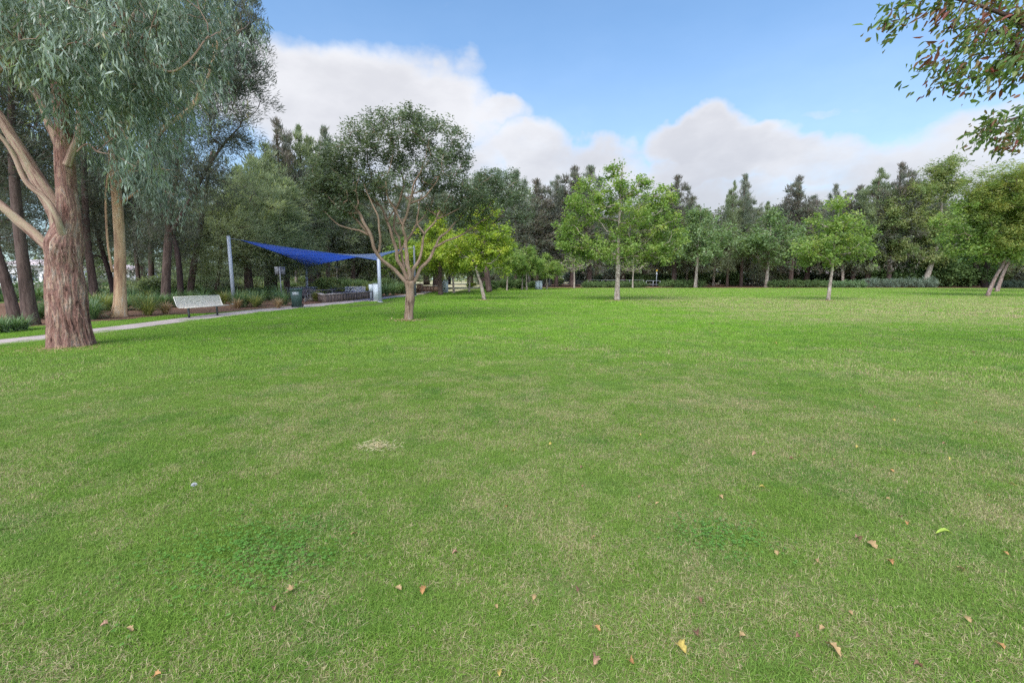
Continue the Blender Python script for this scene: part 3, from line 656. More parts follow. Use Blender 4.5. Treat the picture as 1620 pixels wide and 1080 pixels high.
# torn bark collar where the trunk forks
z = P[:, 2]; R = R * (1 + .10 * np.exp(-((z - 2.35) / .25) ** 2)); mbx.tube(P, R, 150, True, gum_wob)
mbx.build('trunk', M['gum_bark'], t, smooth=True)
for ln in lines[1:]:
    P, R = lerp_line(ln, .05); R = R * .84; P, R = crook(P, R, np.random.default_rng(int(len(P))), .014); mbl = MB()
    mbl.tube(P, R, 22, True, lambda a, l: 1 + .06 * np.sin(a * 3 + l * 2) + .04 * np.sin(l * 7 + a * 5) + .03 * np.sin(l * 17 + a * 2)); mbl.build('limb', M['limb_bark'], t, smooth=True)
mbl = MB()
for P, R in ch: mbl.tube(P, R, 3 if R.max() < .015 else 5, False)
mbl.build('twigs', M['limb_bark'], t, smooth=True)
rg = np.random.default_rng(11)
for k in range(80):
    a = rg.uniform(2.6, 6.4); zz = rg.normal(2.45, .22) if k < 62 else rg.uniform(.3, 1.9); c = float(np.interp(zz, [0, 1, 2, 3, 4], [.41, .37, .35, .23, .2]))
    ctr = AT(103, 400, Y) - b; p0 = np.array([ctr[0] + math.cos(a) * c, math.sin(a) * c, zz]); ln = rg.uniform(.12, .45); w = rg.uniform(.015, .05)
    o_ = np.array([math.cos(a), math.sin(a), 0]); s_ = np.array([-math.sin(a), math.cos(a), 0]) * w / 2; cu = rg.uniform(.02, .12); sw = rg.normal() * .06
    V = []
    for tt, wd in ((0, 1), (.35, .9), (.7, .7), (1, .2)): q = p0 + o_ * (cu * tt ** 2) + s_ / (w / 2) * sw * tt + np.array([0, 0, -ln * tt]); V += [q - s_ * wd, q + s_ * wd]
    mb = MB(); mb.add(V, [[0, 1, 3, 2], [2, 3, 5, 4], [4, 5, 7, 6]], bark=np.array(V) * 3 + k); mb.build('bark_strip', M['gum_bark'], t)
tag(t, 'massive rough barked gum tree with drooping blue grey leaves in the left foreground', 'tree')

# ---- smooth pale gum behind it
b = G(188, 501); Y = b[1]
lines = [rel(b, [(188, 504, Y, .40), (190, 485, Y, .31), (190, 450, Y, .27), (190, 400, Y, .25), (187, 340, Y, .235), (182, 280, Y, .22), (180, 220, Y, .22), (190, 150, Y, .18), (200, 50, Y, .13), (210, -60, Y, .08)]),
         rel(b, [(184, 300, Y, .12), (230, 240, Y + .2, .13), (262, 200, Y + .3, .12), (300, 172, Y + .4, .10), (330, 120, Y + .6, .08), (350, 40, Y + .6, .05)]),
         rel(b, [(193, 320, Y, .07), (215, 305, Y - .2, .05), (240, 290, Y - .3, .04)]),
         rel(b, [(181, 240, Y, .10), (150, 170, Y - .2, .09), (120, 80, Y - .2, .06)]),
         rel(b, [(178, 430, Y - .4, .05), (170, 380, Y - .5, .05), (168, 300, Y - .4, .045), (180, 230, Y - .2, .04)])]
ells = relE(b, [(190, 60, Y, 3.0, 3, 3.0), (265, 70, Y, 1.9, 2.2, 2.2), (225, 170, Y, 1.7, 1.9, 1.5), (215, 262, Y - .8, 1.2, 1.2, .95), (262, 285, Y - .4, .9, 1.0, .7), (100, 60, Y, 3, 2.5, 3), (200, -60, Y, 4, 3, 2.5), (150, 230, Y + 1, 1.0, 1, .9), (290, 300, Y, .5, .7, .35)])
t = tree('gum_tree', b, lines, ell_points(ells, 480, np.random.default_rng(4), .2), M['gum_dark'], M['smooth_bark'], 85, .40, .21, .04, 'weep', 6, rtip=.008, esides=20, clumpvar=.6,
         wob=lambda a, l: 1 + np.exp(-l / .3) * (.2 + .12 * np.cos(a * 4)) + .02 * np.sin(l * 3 + a * 2))
tag(t, 'tall slim gum tree with smooth orange and cream trunk behind the footpath', 'tree')

# ---- multi stemmed tree in the middle of the lawn
b = G(646, 506); Y = b[1]
lines = [rel(b, [(646, 509, Y, .19), (647, 490, Y, .165), (649, 465, Y, .165), (648, 445, Y, .19)]),
         rel(b, [(643, 448, Y, .10), (622, 425, Y - .2, .088), (597, 398, Y - .4, .08), (583, 370, Y - .5, .075), (565, 335, Y - .6, .055), (545, 300, Y - .6, .035), (530, 260, Y - .3, .012)]),
         rel(b, [(645, 446, Y + .1, .10), (638, 425, Y + .2, .085), (628, 398, Y + .3, .08), (615, 360, Y + .4, .07), (600, 325, Y + .5, .05), (588, 285, Y + .6, .035), (575, 220, Y + .7, .01)]),
         rel(b, [(648, 444, Y - .1, .10), (648, 420, Y - .1, .09), (640, 385, Y - .1, .075), (637, 355, Y - .2, .065), (650, 320, Y - .3, .05), (662, 280, Y - .3, .03), (680, 215, Y, .01)]),
         rel(b, [(650, 444, Y, .09), (655, 425, Y, .08), (668, 400, Y, .06), (672, 370, Y - .1, .045), (690, 345, Y, .035), (715, 300, Y + .3, .02), (730, 250, Y + .3, .01)]),
         rel(b, [(651, 450, Y + .1, .10), (664, 432, Y + .1, .08), (682, 410, Y + .2, .07), (686, 390, Y + .3, .06), (705, 365, Y + .5, .045), (735, 340, Y + .7, .035), (765, 320, Y + .9, .02), (790, 295, Y + 1, .01)]),
         rel(b, [(640, 425, Y + .5, .06), (635, 390, Y + .6, .06), (622, 345, Y + .9, .05), (640, 300, Y + 1.0, .04), (630, 250, Y + 1.1, .03), (625, 200, Y + 1.0, .015)]),
         rel(b, [(583, 370, Y - .5, .05), (555, 340, Y - .3, .045), (530, 315, Y, .03), (510, 290, Y + .2, .012)])]
for sub in ([(630, 402, Y + .3, .05), (652, 372, Y + .5, .04), (672, 335, Y + .7, .03), (692, 295, Y + .9, .01)], [(599, 400, Y - .4, .05), (604, 368, Y - .6, .04), (592, 330, Y - .7, .03), (572, 288, Y - .6, .01)], [(637, 357, Y - .2, .045), (624, 330, Y - .3, .035), (612, 290, Y - .4, .025), (620, 245, Y - .3, .01)],
            [(650, 322, Y - .3, .04), (672, 308, Y - .4, .03), (702, 268, Y - .3, .01)], [(584, 372, Y - .5, .045), (560, 362, Y - .6, .035), (530, 350, Y - .5, .025), (505, 328, Y - .3, .01)], [(686, 392, Y + .3, .045), (715, 377, Y + .5, .035), (750, 360, Y + .8, .022), (782, 338, Y + 1, .01)],
            [(672, 372, Y - .1, .04), (660, 345, Y - .2, .03), (665, 305, Y - .2, .01)], [(566, 337, Y - .6, .035), (540, 332, Y - .7, .028), (512, 300, Y - .6, .01)], [(690, 347, Y, .03), (718, 335, Y, .022), (748, 310, Y + .2, .01)], [(612, 350, Y + .4, .04), (632, 318, Y + .6, .03), (640, 280, Y + .7, .01)],
            [(597, 325, Y + .5, .035), (575, 305, Y + .6, .025), (555, 270, Y + .7, .01)]): lines.append(rel(b, sub))
for q in range(1, 8): lines[q] = [p[:3] + (p[3] * .84,) for p in lines[q]]
ells = relE(b, [(560, 250, Y, 1.3, 1.2, .80), (530, 265, Y, .85, 1.1, .7), (515, 300, Y + .2, .55, .9, .55), (545, 310, Y, .8, 1.0, .5), (600, 225, Y, 1.0, 1.3, .8), (640, 205, Y, 1.0, 1.2, .7), (695, 225, Y, 1.0, 1.2, .8), (720, 255, Y, .65, 1.1, .7), (650, 185, Y, .5, .8, .3), (640, 262, Y + .8, 1.2, 1.0, .5),
                (690, 290, Y + .8, .8, .8, .55), (590, 300, Y + .8, .8, .8, .45), (735, 305, Y + .5, .6, .8, .5), (770, 285, Y + .8, .6, .7, .4), (515, 325, Y, .5, .7, .35), (545, 335, Y - .2, .4, .6, .22), (760, 332, Y + .8, .8, .8, .35), (735, 350, Y + .6, .45, .6, .2), (785, 315, Y + 1, .6, .7, .4), (600, 190, Y, .5, .7, .3), (700, 330, Y + .8, .8, .7, .3), (570, 292, Y - .5, 1.0, .7, .5), (505, 305, Y, .55, .7, .45), (520, 290, Y - .5, .8, .7, .5), (745, 300, Y - .3, .7, .7, .5), (720, 325, Y - .2, .7, .7, .3), (545, 325, Y - .5, .7, .6, .3), (620, 285, Y - .9, .9, .6, .35), (690, 270, Y - .7, .9, .6, .5), (560, 205, Y, .4, .7, .25), (800, 300, Y + 1, .5, .6, .3)])
inner = relE(b, [(600, 320, Y, .9, .8, .6), (650, 300, Y + .2, .9, .9, .6), (690, 330, Y + .2, .8, .8, .45), (640, 350, Y + .2, .5, .6, .5), (570, 320, Y - .3, .5, .6, .4), (730, 325, Y + .4, .5, .6, .25)])
t = tree('paperbark_tree', b, lines, np.concatenate([ell_points(ells, 1020, np.random.default_rng(14), .3), ell_points(inner, 110, np.random.default_rng(15), .1)]), M['tea_leaf'], M['paper_bark'], 60, .155, .10, .044, 'flat', 8, rtip=.0105, alpha=.22, esides=14, sides=6, step=.14, jit=.09, tmpl=RH, clumpvar=.55, crk=.05, bare=110, pw=.46,
         wob=lambda a, l: 1 + .08 * np.sin(a * 3 + l * 3) + .06 * np.sin(a * 5 - l * 6) + .05 * np.sin(l * 9) + .03 * np.sin(a * 9 + l * 2))
tag(t, 'wide domed tree with several twisting peeling stems alone on the lawn', 'tree')

# ---- plane trees on the lawn
def plane_ells(h, w, rg, z0=.26, top=True):
    e = [(0, 0, h * .50, w * .44, w * .44, h * .22), (0, 0, h * .66, w * .32, w * .32, h * .2)]
    for k in range(9):
        a = k * .7 + rg.uniform(-.2, .2); e.append((math.cos(a) * w * .33, math.sin(a) * w * .33, h * rg.uniform(.38, .66), w * .17, w * .17, h * .12))
    if top:
        for k in range(6): 
            a = rg.uniform(0, 6.28); r = rg.uniform(0, w * .22); e.append((math.cos(a) * r, math.sin(a) * r, h * rg.uniform(.78, .93), w * .07, w * .07, h * .09))
    return e
def plane_tree(base, h, w, leaf, seed, per=70, n=260, L=.19, W=.17, lean=(0, 0), sigma=.32, rt=None, th=.3, name='plane_tree', bark='plane_bark', thin=None, trunk_h=.3, style='flat', top=True, e=None):
    rg = np.random.default_rng(seed); lx, ly = lean; r0 = rt or h * .021
    P = [(0, 0, -.05, r0 * 1.35), (lx * .1, ly * .1, h * .05, r0), (lx * .5, ly * .5, h * .2, r0 * .85), (lx, ly, h * .34, r0 * .7), (lx * 1.1, ly, h * .6, r0 * .42), (lx * 1.1 + .1, ly, h * .9, r0 * .12)]
    E = e or [(x + lx, y + ly, z, a_, b_, c_) for (x, y, z, a_, b_, c_) in plane_ells(h, w, rg, top=top)]
    A = ell_points(E, n, rg, .15)
    return tree(name, base, [P], A, leaf, M[bark], per, sigma, L, W, style, seed, rtip=.011, alpha=.5, jit=.05, sides=5, esides=10, start=h * .24, thin=thin,
                wob=lambda a, l: 1 + .05 * np.sin(a * 2 + l * 3) + .05 * np.sin(l * 6 + a * 3))
bm_ = G(976, 475); Y = bm_[1]
E = relE(bm_, [(930, 330, Y, 1.8, 2.2, 1.2), (985, 340, Y, 2.2, 2.6, 1.6), (1035, 350, Y, 2.1, 2.4, 1.4), (905, 365, Y, 1.2, 1.8, 1.0), (1060, 380, Y, 1.2, 1.8, 1.0), (975, 390, Y, 3.2, 3.0, 1.0), (970, 290, Y, 1.2, 1.5, 1.2), (1005, 300, Y, 1.2, 1.4, .9), (1050, 310, Y, .9, 1.2, .8),
                (965, 262, Y, .35, .5, .6), (985, 265, Y, .3, .4, .6), (1025, 285, Y, .35, .5, .4), (1070, 310, Y, .4, .5, .4), (905, 320, Y, .7, .9, .8), (925, 290, Y, .5, .8, .7), (930, 400, Y, 1.5, 1.6, .6), (1035, 405, Y, 1.6, 1.6, .6), (895, 385, Y, .7, 1, .5)])
t = plane_tree(bm_, 10.6, 9.6, M['plane_leaf'], 21, per=62, n=430, L=.16, W=.135, sigma=.25, e=E, rt=.19)
tag(t, 'full leafy green plane tree with mottled trunk in the centre of the lawn', 'tree')
by = G(766, 474); Y = by[1]
E = relE(by, [(768, 338, Y, 1.0, 1.1, .8), (755, 350, Y, 1.3, 1.6, .9), (775, 325, Y, .4, .5, .4), (785, 370, Y, 1.2, 1.5, 1.0), (740, 385, Y, 1.6, 1.6, .9), (775, 405, Y, 1.5, 1.6, .8), (715, 395, Y, 1.1, 1.3, .7), (770, 335, Y, .6, .8, .6), (795, 395, Y, .7, 1, .8), (750, 415, Y, 1.4, 1.4, .5), (700, 400, Y, .6, 1, .4), (800, 425, Y, .5, .8, .4)])
t = plane_tree(by, 6.6, 5.6, M['plane_yellow'], 22, per=62, n=240, L=.16, W=.13, sigma=.24, e=E, rt=.13, lean=(-.55, 0))
tag(t, 'yellow green plane tree with slim pale leaning trunk left of the centre', 'tree')
b = G(697, 466.5)
t = plane_tree(b, 8.2, 7.0, M['plane_yellow'], 23, per=60, n=200, L=.2, W=.18, sigma=.32, rt=.22, bark='dark_bark')
tag(t, 'yellowing plane tree with dark trunk beside the pale blue box', 'tree')
b = G(1310, 475); Y = b[1]
E = relE(b, [(1290, 390, Y, 1.5, 1.7, .8), (1335, 385, Y, 1.5, 1.7, .9), (1310, 360, Y, 1.5, 1.6, .9), (1275, 400, Y, .9, 1.2, .4), (1345, 350, Y, 1.0, 1.2, .8), (1300, 410, Y, 1.6, 1.5, .45), (1360, 400, Y, .9, 1.2, .5), (1325, 325, Y, .7, .9, .5), (1370, 370, Y, .6, .8, .5), (1285, 345, Y, .5, .8, .5)])
t = plane_tree(b, 7.5, 6.3, M['plane_leaf'], 24, per=42, n=240, L=.16, W=.135, sigma=.25, e=E, rt=.12, lean=(.1, 0))
tag(t, 'small bright green plane tree with knobbly trunk in front of the far row', 'tree')
b = G(1562, 468.5); Y = b[1]
E = relE(b, [(1545, 330, Y, 2.2, 2.2, 1.4), (1590, 320, Y, 2.6, 2.4, 1.6), (1525, 370, Y, 2.0, 2.0, 1.2), (1580, 385, Y, 2.6, 2.2, 1.2), (1500, 350, Y, .9, 1.4, .7), (1640, 350, Y, 2.5, 2.4, 2.0), (1530, 395, Y, 1.6, 1.6, .6), (1600, 405, Y, 2, 1.8, .5)])
t = plane_tree(b, 9.0, 9, M['plane_leaf'], 25, per=58, n=330, L=.19, W=.16, sigma=.34, e=E, rt=.15, lean=(1.05, 0), bark='pink_bark')
tag(t, 'nearer of the pair of light green plane trees with leaning pinkish trunks at the right', 'tree')
b = G(1577, 461.5)
t = plane_tree(b, 11, 9, M['plane_far'], 26, per=60, n=220, L=.26, W=.22, sigma=.42, lean=(1.3, .4), rt=.20, bark='pink_bark')
tag(t, 'plane tree with leaning trunk just behind the pinkish one at the right', 'tree')
# willow-like tree at the right edge
b = XY(1600, 40); b[0] += 1.0; Y = 40.
E = relE(b, [(1610, 300, Y, 2.8, 3.0, 2.2), (1570, 290, Y, 1.8, 2, 1.2), (1600, 355, Y, 2.2, 2.4, 2.2), (1560, 320, Y, 1.6, 1.8, 1.8), (1650, 300, Y, 3.5, 3, 3), (1580, 375, Y, 1.4, 1.6, 1.2)])
t = tree('tree', b, [rel(b, [(1640, 462, Y + .3, .32), (1638, 430, Y, .26), (1634, 380, Y, .2), (1625, 320, Y, .12), (1618, 270, Y, .05)])], ell_points(E, 330, np.random.default_rng(31), .2), M['willow_leaf'], M['dark_bark'], 130, .42, .26, .06, 'flat', 31, rtip=.012, esides=10)
t.name = 'willow_tree'; tag(t, 'olive and yellow feathery tree cut off by the right edge', 'tree')
# leaning tree right of centre
b = G(1463, 454.5); Y = b[1]
E = relE(b, [(1485, 270, Y, 2.6, 3, 2.0), (1450, 310, Y, 3.4, 3.4, 2.6), (1500, 300, Y, 2.6, 3, 2.6), (1430, 350, Y, 3.6, 3.2, 2.6), (1480, 360, Y, 4, 3.6, 2.8), (1420, 390, Y, 3, 3, 1.8), (1470, 405, Y, 4, 3, 1.4), (1510, 255, Y, 1.2, 1.5, .9), (1410, 330, Y, 1.4, 1.6, 1.2)])
t = tree('wattle_tree', b, [rel(b, [(1462, 458, Y, .75), (1466, 440, Y, .6), (1475, 412, Y, .5), (1487, 370, Y, .35), (1490, 310, Y, .2), (1495, 260, Y, .08)])], ell_points(E, 420, np.random.default_rng(32), .2), M['wattle_leaf'], M['plane_bark'], 95, .65, .42, .15, 'flat', 32, rtip=.02, esides=10)
tag(t, 'tall bushy olive green tree with thick trunk leaning right near the clipped hedge', 'tree')
# dark forked tree at right
b = XY(1556, 80); Y = 80.
t = tree('tree', b, [rel(b, [(1560, 458, Y, .8), (1556, 440, Y, .65), (1562, 420, Y, .6), (1566, 395, Y, .4), (1575, 360, Y, .2)]), rel(b, [(1556, 442, Y, .5), (1546, 425, Y, .45), (1536, 405, Y, .35), (1525, 380, Y, .2)])],
         ell_points(relE(b, [(1540, 370, Y, 3.5, 3, 2), (1580, 360, Y, 4, 3, 2.5), (1610, 375, Y, 4, 3, 2)]), 150, np.random.default_rng(33), .2), M['plane_far'], M['black_bark'], 50, .8, .35, .25, 'flat', 33, rtip=.03, esides=10)
t.name = 'forked_tree'; tag(t, 'black forked trunk behind the leaning plane trees at the right', 'tree')

# far row of plane trees: one built, the rest copied
def place(src, base, s, rz, label, group=None, sxy=None, first=False, mats=None, cat='tree'):
    o = src if first else copy_tree(src)
    o.location = base; o.rotation_euler = (0, 0, rz); o.scale = ((sxy or s), (sxy or s), s)
    if mats:
        for c in o.children:
            if c.name.startswith('crown'):
                c.material_slots[0].link = 'OBJECT'; c.material_slots[0].material = M[mats]
    for k in ('label', 'category', 'group'):
        if k in o: del o[k]
    tag(o, label, cat, group); return o
pf = [plane_tree((0, 0, 0), 10, 8.5, M['plane_far'], 40 + k, per=38, n=250, L=.27, W=.22, sigma=.4, rt=.2, lean=((.1, -.2, .3)[k], 0)) for k in range(3)]
used = set()
def pl(k, px, py, top, wid, rz, label, mats=None, group='plane trees round the edge of the lawn'):
    b = G(px, py); h = (AT(px, top, b[1])[2]); s = h / 9.6
    w = wid / LENS_PX * b[1] / 8.5
    place(pf[k], b, s, rz, label, group, w, k not in used, mats); used.add(k)
pl(0, 1100, 455, 322, 105, .3, 'mid green plane tree in the far row, first to the right of the centre tree')
pl(1, 1212, 454.6, 330, 112, 1.2, 'rounded grey green plane tree in the far row left of the knobbly trunked one')
pl(2, 1333, 453.8, 345, 95, 2.1, 'plane tree behind the small knobbly one, its pink trunk leaning right')
pl(0, 833, 458.5, 385, 62, 4.0, 'low green plane tree to the right of the yellow green one', 'plane_leaf')
pl(1, 802, 459.5, 372, 60, 3.0, 'broad crowned green tree between the yellow tree and the white box', 'plane_leaf')
pl(2, 718, 463.5, 365, 75, 2.5, 'plane tree with a thin stem next to the dark trunk', 'plane_yellow')
pl(1, 865, 457.5, 400, 60, 5.0, 'low plane tree with orange tips beside the white box', 'plane_leaf')
pl(2, 742, 461.5, 380, 80, 1.0, 'dark stemmed plane tree behind the yellow green one', 'plane_far')
pl(0, 652, 463.5, 372, 100, 1.9, 'green plane tree behind the multi stemmed tree', 'plane_leaf')
pl(1, 1160, 450.5, 355, 100, 2.7, 'smaller plane tree between the two largest of the far row')
pl(2, 1040, 451.0, 370, 110, 5.2, 'plane tree crown low behind the centre tree on its right')
pl(0, 1262, 450.5, 350, 90, 5.6, 'plane tree half hidden behind the small knobbly one on its left')
pl(2, 1396, 451.5, 345, 110, .7, 'light green plane tree above the clipped grey hedge')
pl(1, 1516, 452.5, 345, 120, 4.4, 'plane tree crown over the big dark green bush', 'plane_leaf')
pl(0, 1640, 456, 320, 130, .2, 'plane tree at the right edge behind the olive one')

# ---- bare white stemmed trees
def bare(seed, h):
    rg = np.random.default_rng(seed)
    E = [(0, 0, h * .72, h * .42, h * .42, h * .2), (0, 0, h * .9, h * .3, h * .3, h * .12)]
    return tree('bare_tree', (0, 0, 0), [[(0, 0, -.05, .17), (.05, 0, h * .2, .12), (0, .05, h * .5, .1), (0, 0, h * .85, .03)]], ell_points(E, 120, rg, .3), M['plane_leaf'], M['plane_bark'], 5, .3, .22, .18, 'flat', seed, rtip=.022, alpha=.5, sides=4, esides=8, start=h * .45)
bt = [bare(51, 5.2), bare(52, 5.0)]
bl = ['white stemmed bare tree, first to the right of the yellow tipped low plane', 'bare tree with thick white trunk just left of the centre tree', 'bare spreading tree just right of the centre tree trunk', 'white stemmed bare tree near the yellow sign', 'thin white stemmed bare tree beside the pale box on the lawn']
for k, (px, py, s) in enumerate([(908, 456.2, 1.0), (931, 452.5, 1.15), (1001, 455.6, .95), (1051, 452, 1.25), (826, 458.2, .8)]):
    place(bt[k % 2], G(px, py), s, k * 1.3, bl[k], 'bare trees at the far edge of the lawn', None, k < 2)

# ---- she-oaks: tall dark feathery trees in the background
def sheoak(seed, h, w, leaf, n=230, per=80, dark='dark_bark', L=.62, W=.075, sigma=.40, clear=.16):
    rg = np.random.default_rng(seed)
    lean = rg.uniform(-.5, .5, 2); line = [(0, 0, -.1, h * .02), (lean[0] * .2, lean[1] * .2, h * .2, h * .015), (lean[0], lean[1], h * .6, h * .009), (lean[0] * 1.3, lean[1], h * .98, h * .002)]
    # a main leader and several side leaders, each a narrow uneven spire
    sp = [(0, 0, clear, 1.0, .30)]
    for k in range(8):
        a = k * 2.4 + rg.uniform(-.4, .4); r = w * .5 * rg.uniform(.35, .85); top = 1.02 - .55 * (r / (w * .5)) ** 1.3 * rg.uniform(.5, 1.1); sp.append((math.cos(a) * r, math.sin(a) * r, max(clear, top - rg.uniform(.35, .6)), top, rg.uniform(.13, .24)))
    A = []; ln_ = np.array([q[3] - q[2] for q in sp]) * np.array([2.2] + [1.0] * 8); ln_ /= ln_.sum()
    while len(A) < n:
        q = sp[rg.choice(9, p=ln_)]; u = rg.random() ** .9; z = q[2] + (q[3] - q[2]) * u
        R = w * .5 * (q[4] * 3.1) * (1 - u) ** .75 * (.6 + .5 * abs(math.sin(z * 31 + q[0] * 3))) + .06; a = rg.uniform(0, 6.28); r = R * math.sqrt(rg.random())
        dr = .55 + .45 * u
        A.append((q[0] * dr + math.cos(a) * r + lean[0] * z, q[1] * dr + math.sin(a) * r + lean[1] * z, z * h))
    return tree('she_oak', (0, 0, 0), [line], np.array(A), leaf, M[dark], per, sigma, L, W, 'plume', seed, rtip=.016, alpha=.65, jit=.05, sides=4, esides=9, start=h * clear * .8, flatz=1.2, step=.8, clumpvar=.7)
so = [sheoak(61, 18, 7.0, M['oak_leaf'], 260, 52, sigma=.5), sheoak(62, 18, 5.6, M['oak_green'], 230, 50), sheoak(63, 18, 8.5, M['oak_green'], 300, 56, sigma=.55), sheoak(64, 18, 6.2, M['dark_leaf'], 240, 54, sigma=.5), sheoak(65, 18, 7.4, M['dark_leaf'], 220, 46, sigma=.55)]
su = set()
def oak(k, px, Y, top, wid, rz, label, mats=None, group='she-oaks standing in a belt behind the lawn'):
    b = XY(px, Y); h = AT(px, top, Y)[2]; s = h / 18.3; w = wid / LENS_PX * Y / 6.6
    b[2] = float(hgt(b[0], b[1]))
    place(so[k], b, s, rz, label, group, w, k not in su, mats); su.add(k)
rows = [(0, 455, 44, 192, 95, 'spiky grey green she-oak right of the big gum foliage'), (1, 492, 46, 190, 70, 'narrow she-oak just left of the multi stemmed tree'), (3, 520, 50, 205, 80, 'she-oak with pointed top touching the domed crown on its left'), (2, 425, 40, 228, 95, 'green she-oak above the left sail post'),
        (2, 395, 36, 262, 95, 'low drooping she-oak left of the tall sail post'), (4, 560, 54, 265, 80, 'she-oak above the far low sail post'), (0, 605, 60, 285, 90, 'she-oak seen between the stems of the multi stemmed tree'), (1, 648, 64, 290, 80, 'slim she-oak directly behind the twisting stems'), (3, 690, 68, 285, 90, 'she-oak behind the right part of the domed crown'),
        (3, 765, 76, 285, 80, 'grey she-oak behind the spreading gum right of the domed crown'), (1, 815, 80, 275, 55, 'brown tinged she-oak right of the yellow green tree'), (0, 848, 82, 272, 65, 'reddish brown pointed she-oak between yellow and centre trees'), (3, 880, 84, 275, 70, 'dark she-oak left of the centre tree'),
        (0, 905, 84, 258, 70, 'tallest dark she-oak beside the centre plane tree on its left'), (2, 932, 88, 268, 60, 'she-oak peeping over the left shoulder of the centre tree'), (0, 1066, 86, 280, 75, 'dark she-oak at the right shoulder of the centre tree'), (1, 1100, 90, 325, 60, 'short she-oak behind the first far plane tree'),
        (1, 1150, 88, 278, 46, 'narrow twin topped she-oak, its left spire'), (0, 1172, 89, 282, 44, 'narrow twin topped she-oak, its right spire'), (1, 1208, 92, 305, 40, 'thin spire of a she-oak above the rounded plane tree'), (0, 1250, 88, 282, 70, 'purple brown she-oak with rounded top'), (3, 1275, 92, 300, 60, 'she-oak behind the rounded purple brown one'),
        (1, 1312, 90, 298, 45, 'she-oak spire behind the bare twigs of the small plane tree'), (0, 1348, 86, 282, 55, 'she-oak left of the tallest pair at the right'), (1, 1372, 84, 268, 60, 'dark she-oak of the tallest pair at the right, left one'), (0, 1404, 82, 252, 72, 'dark she-oak of the tallest pair at the right, right one'), (3, 1440, 92, 290, 80, 'she-oak hidden behind the leaning olive tree'),
        (2, 1530, 95, 300, 120, 'she-oak behind the light green plane trees at the right'), (3, 1590, 95, 300, 120, 'she-oak behind the black forked trunk'), (2, 1650, 95, 280, 120, 'she-oak at the far right edge'), (3, 985, 92, 300, 80, 'she-oak directly behind the centre tree crown'), (2, 1020, 92, 310, 80, 'she-oak behind the right half of the centre tree')]
for i, (k, px, Y, top, wid, lab) in enumerate(rows): oak(4 if i % 4 == 2 else k, px, Y, top + (0, 9, -4, 14)[i % 4] * (wid < 75), wid * (1.05, 1.4, .95, 1.25, 1.5)[i % 5], i * 1.7, lab)
Yg = 42.; b = XY(772, Yg)
t = tree('gum_tree', b, [rel(b, [(774, 462, Yg, .3), (770, 430, Yg, .25), (765, 380, Yg, .2), (775, 330, Yg, .12), (785, 290, Yg, .04)]), rel(b, [(766, 390, Yg, .14), (740, 350, Yg, .1), (725, 320, Yg, .04)]), rel(b, [(768, 370, Yg, .14), (795, 335, Yg, .1), (820, 300, Yg, .04)])],
         ell_points(relE(b, [(765, 295, Yg, 1.8, 1.8, 1.4), (800, 288, Yg, 1.5, 1.8, 1.0), (820, 310, Yg, 1.1, 1.5, 1.2), (740, 320, Yg, 1.8, 1.8, 1.1), (780, 335, Yg, 2, 2, 1.2), (825, 340, Yg, .9, 1.2, .8), (720, 345, Yg, 1.3, 1.5, .7)]), 330, np.random.default_rng(44), .2),
         M['tea_leaf'], M['dark_bark'], 62, .32, .17, .09, 'flat', 44, rtip=.012, esides=9)
tag(t, 'spreading grey green gum behind and above the yellow green plane tree', 'tree')
for i_, (px, Y_, top, wid, mt) in enumerate([(585, 66, 300, 110, 'oak_green'), (700, 72, 305, 120, 'dark_leaf'), (838, 88, 300, 80, 'oak_green'), (870, 92, 318, 80, 'tea_leaf'), (1085, 93, 318, 80, 'tea_leaf'), (1128, 95, 332, 90, 'dark_leaf'), (1190, 96, 325, 90, 'oak_green'), (1232, 95, 318, 80, 'dark_leaf'), (1295, 96, 325, 90, 'tea_leaf'), (1330, 94, 312, 85, 'oak_leaf'), (1385, 90, 312, 95, 'oak_green'), (1425, 93, 318, 95, 'tea_leaf'), (470, 52, 262, 95, 'oak_green'), (535, 58, 250, 80, 'dark_leaf')]):
    b = XY(px, Y_); h = AT(px, top, Y_)[2]; place(pf[i_ % 3], b, h / 9.4, i_ * 2.2, 'broad round crowned tree in the belt, ' + where(px, 'round'), 'round crowned trees in the belt', wid / LENS_PX * Y_ / 8.5, False, mt)
for i_, (px, Y_, top, wid, mt) in enumerate([(-10, 50, 170, 130, 'dark_leaf'), (150, 52, 190, 110, 'oak_green'), (232, 54, 230, 110, 'dark_leaf'), (330, 58, 300, 110, 'oak_green')]):
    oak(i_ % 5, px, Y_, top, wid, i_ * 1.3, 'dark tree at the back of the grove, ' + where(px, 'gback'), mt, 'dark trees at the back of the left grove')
# second, deeper belt
rg = np.random.default_rng(77)
px = 395.
while px < 1660:
    Yd = rg.uniform(104, 125); oak(int(rg.integers(4)), px, Yd, rg.uniform(318, 352) + (70 if px < 650 else 0), rg.uniform(75, 110), rg.uniform(0, 6), 'dim she-oak deep in the belt, ' + where(px, 'deep'), ['oak_leaf', 'dark_leaf', 'oak_green'][int(rg.integers(3))], 'she-oaks in the deeper belt'); px += rg.uniform(24, 40)

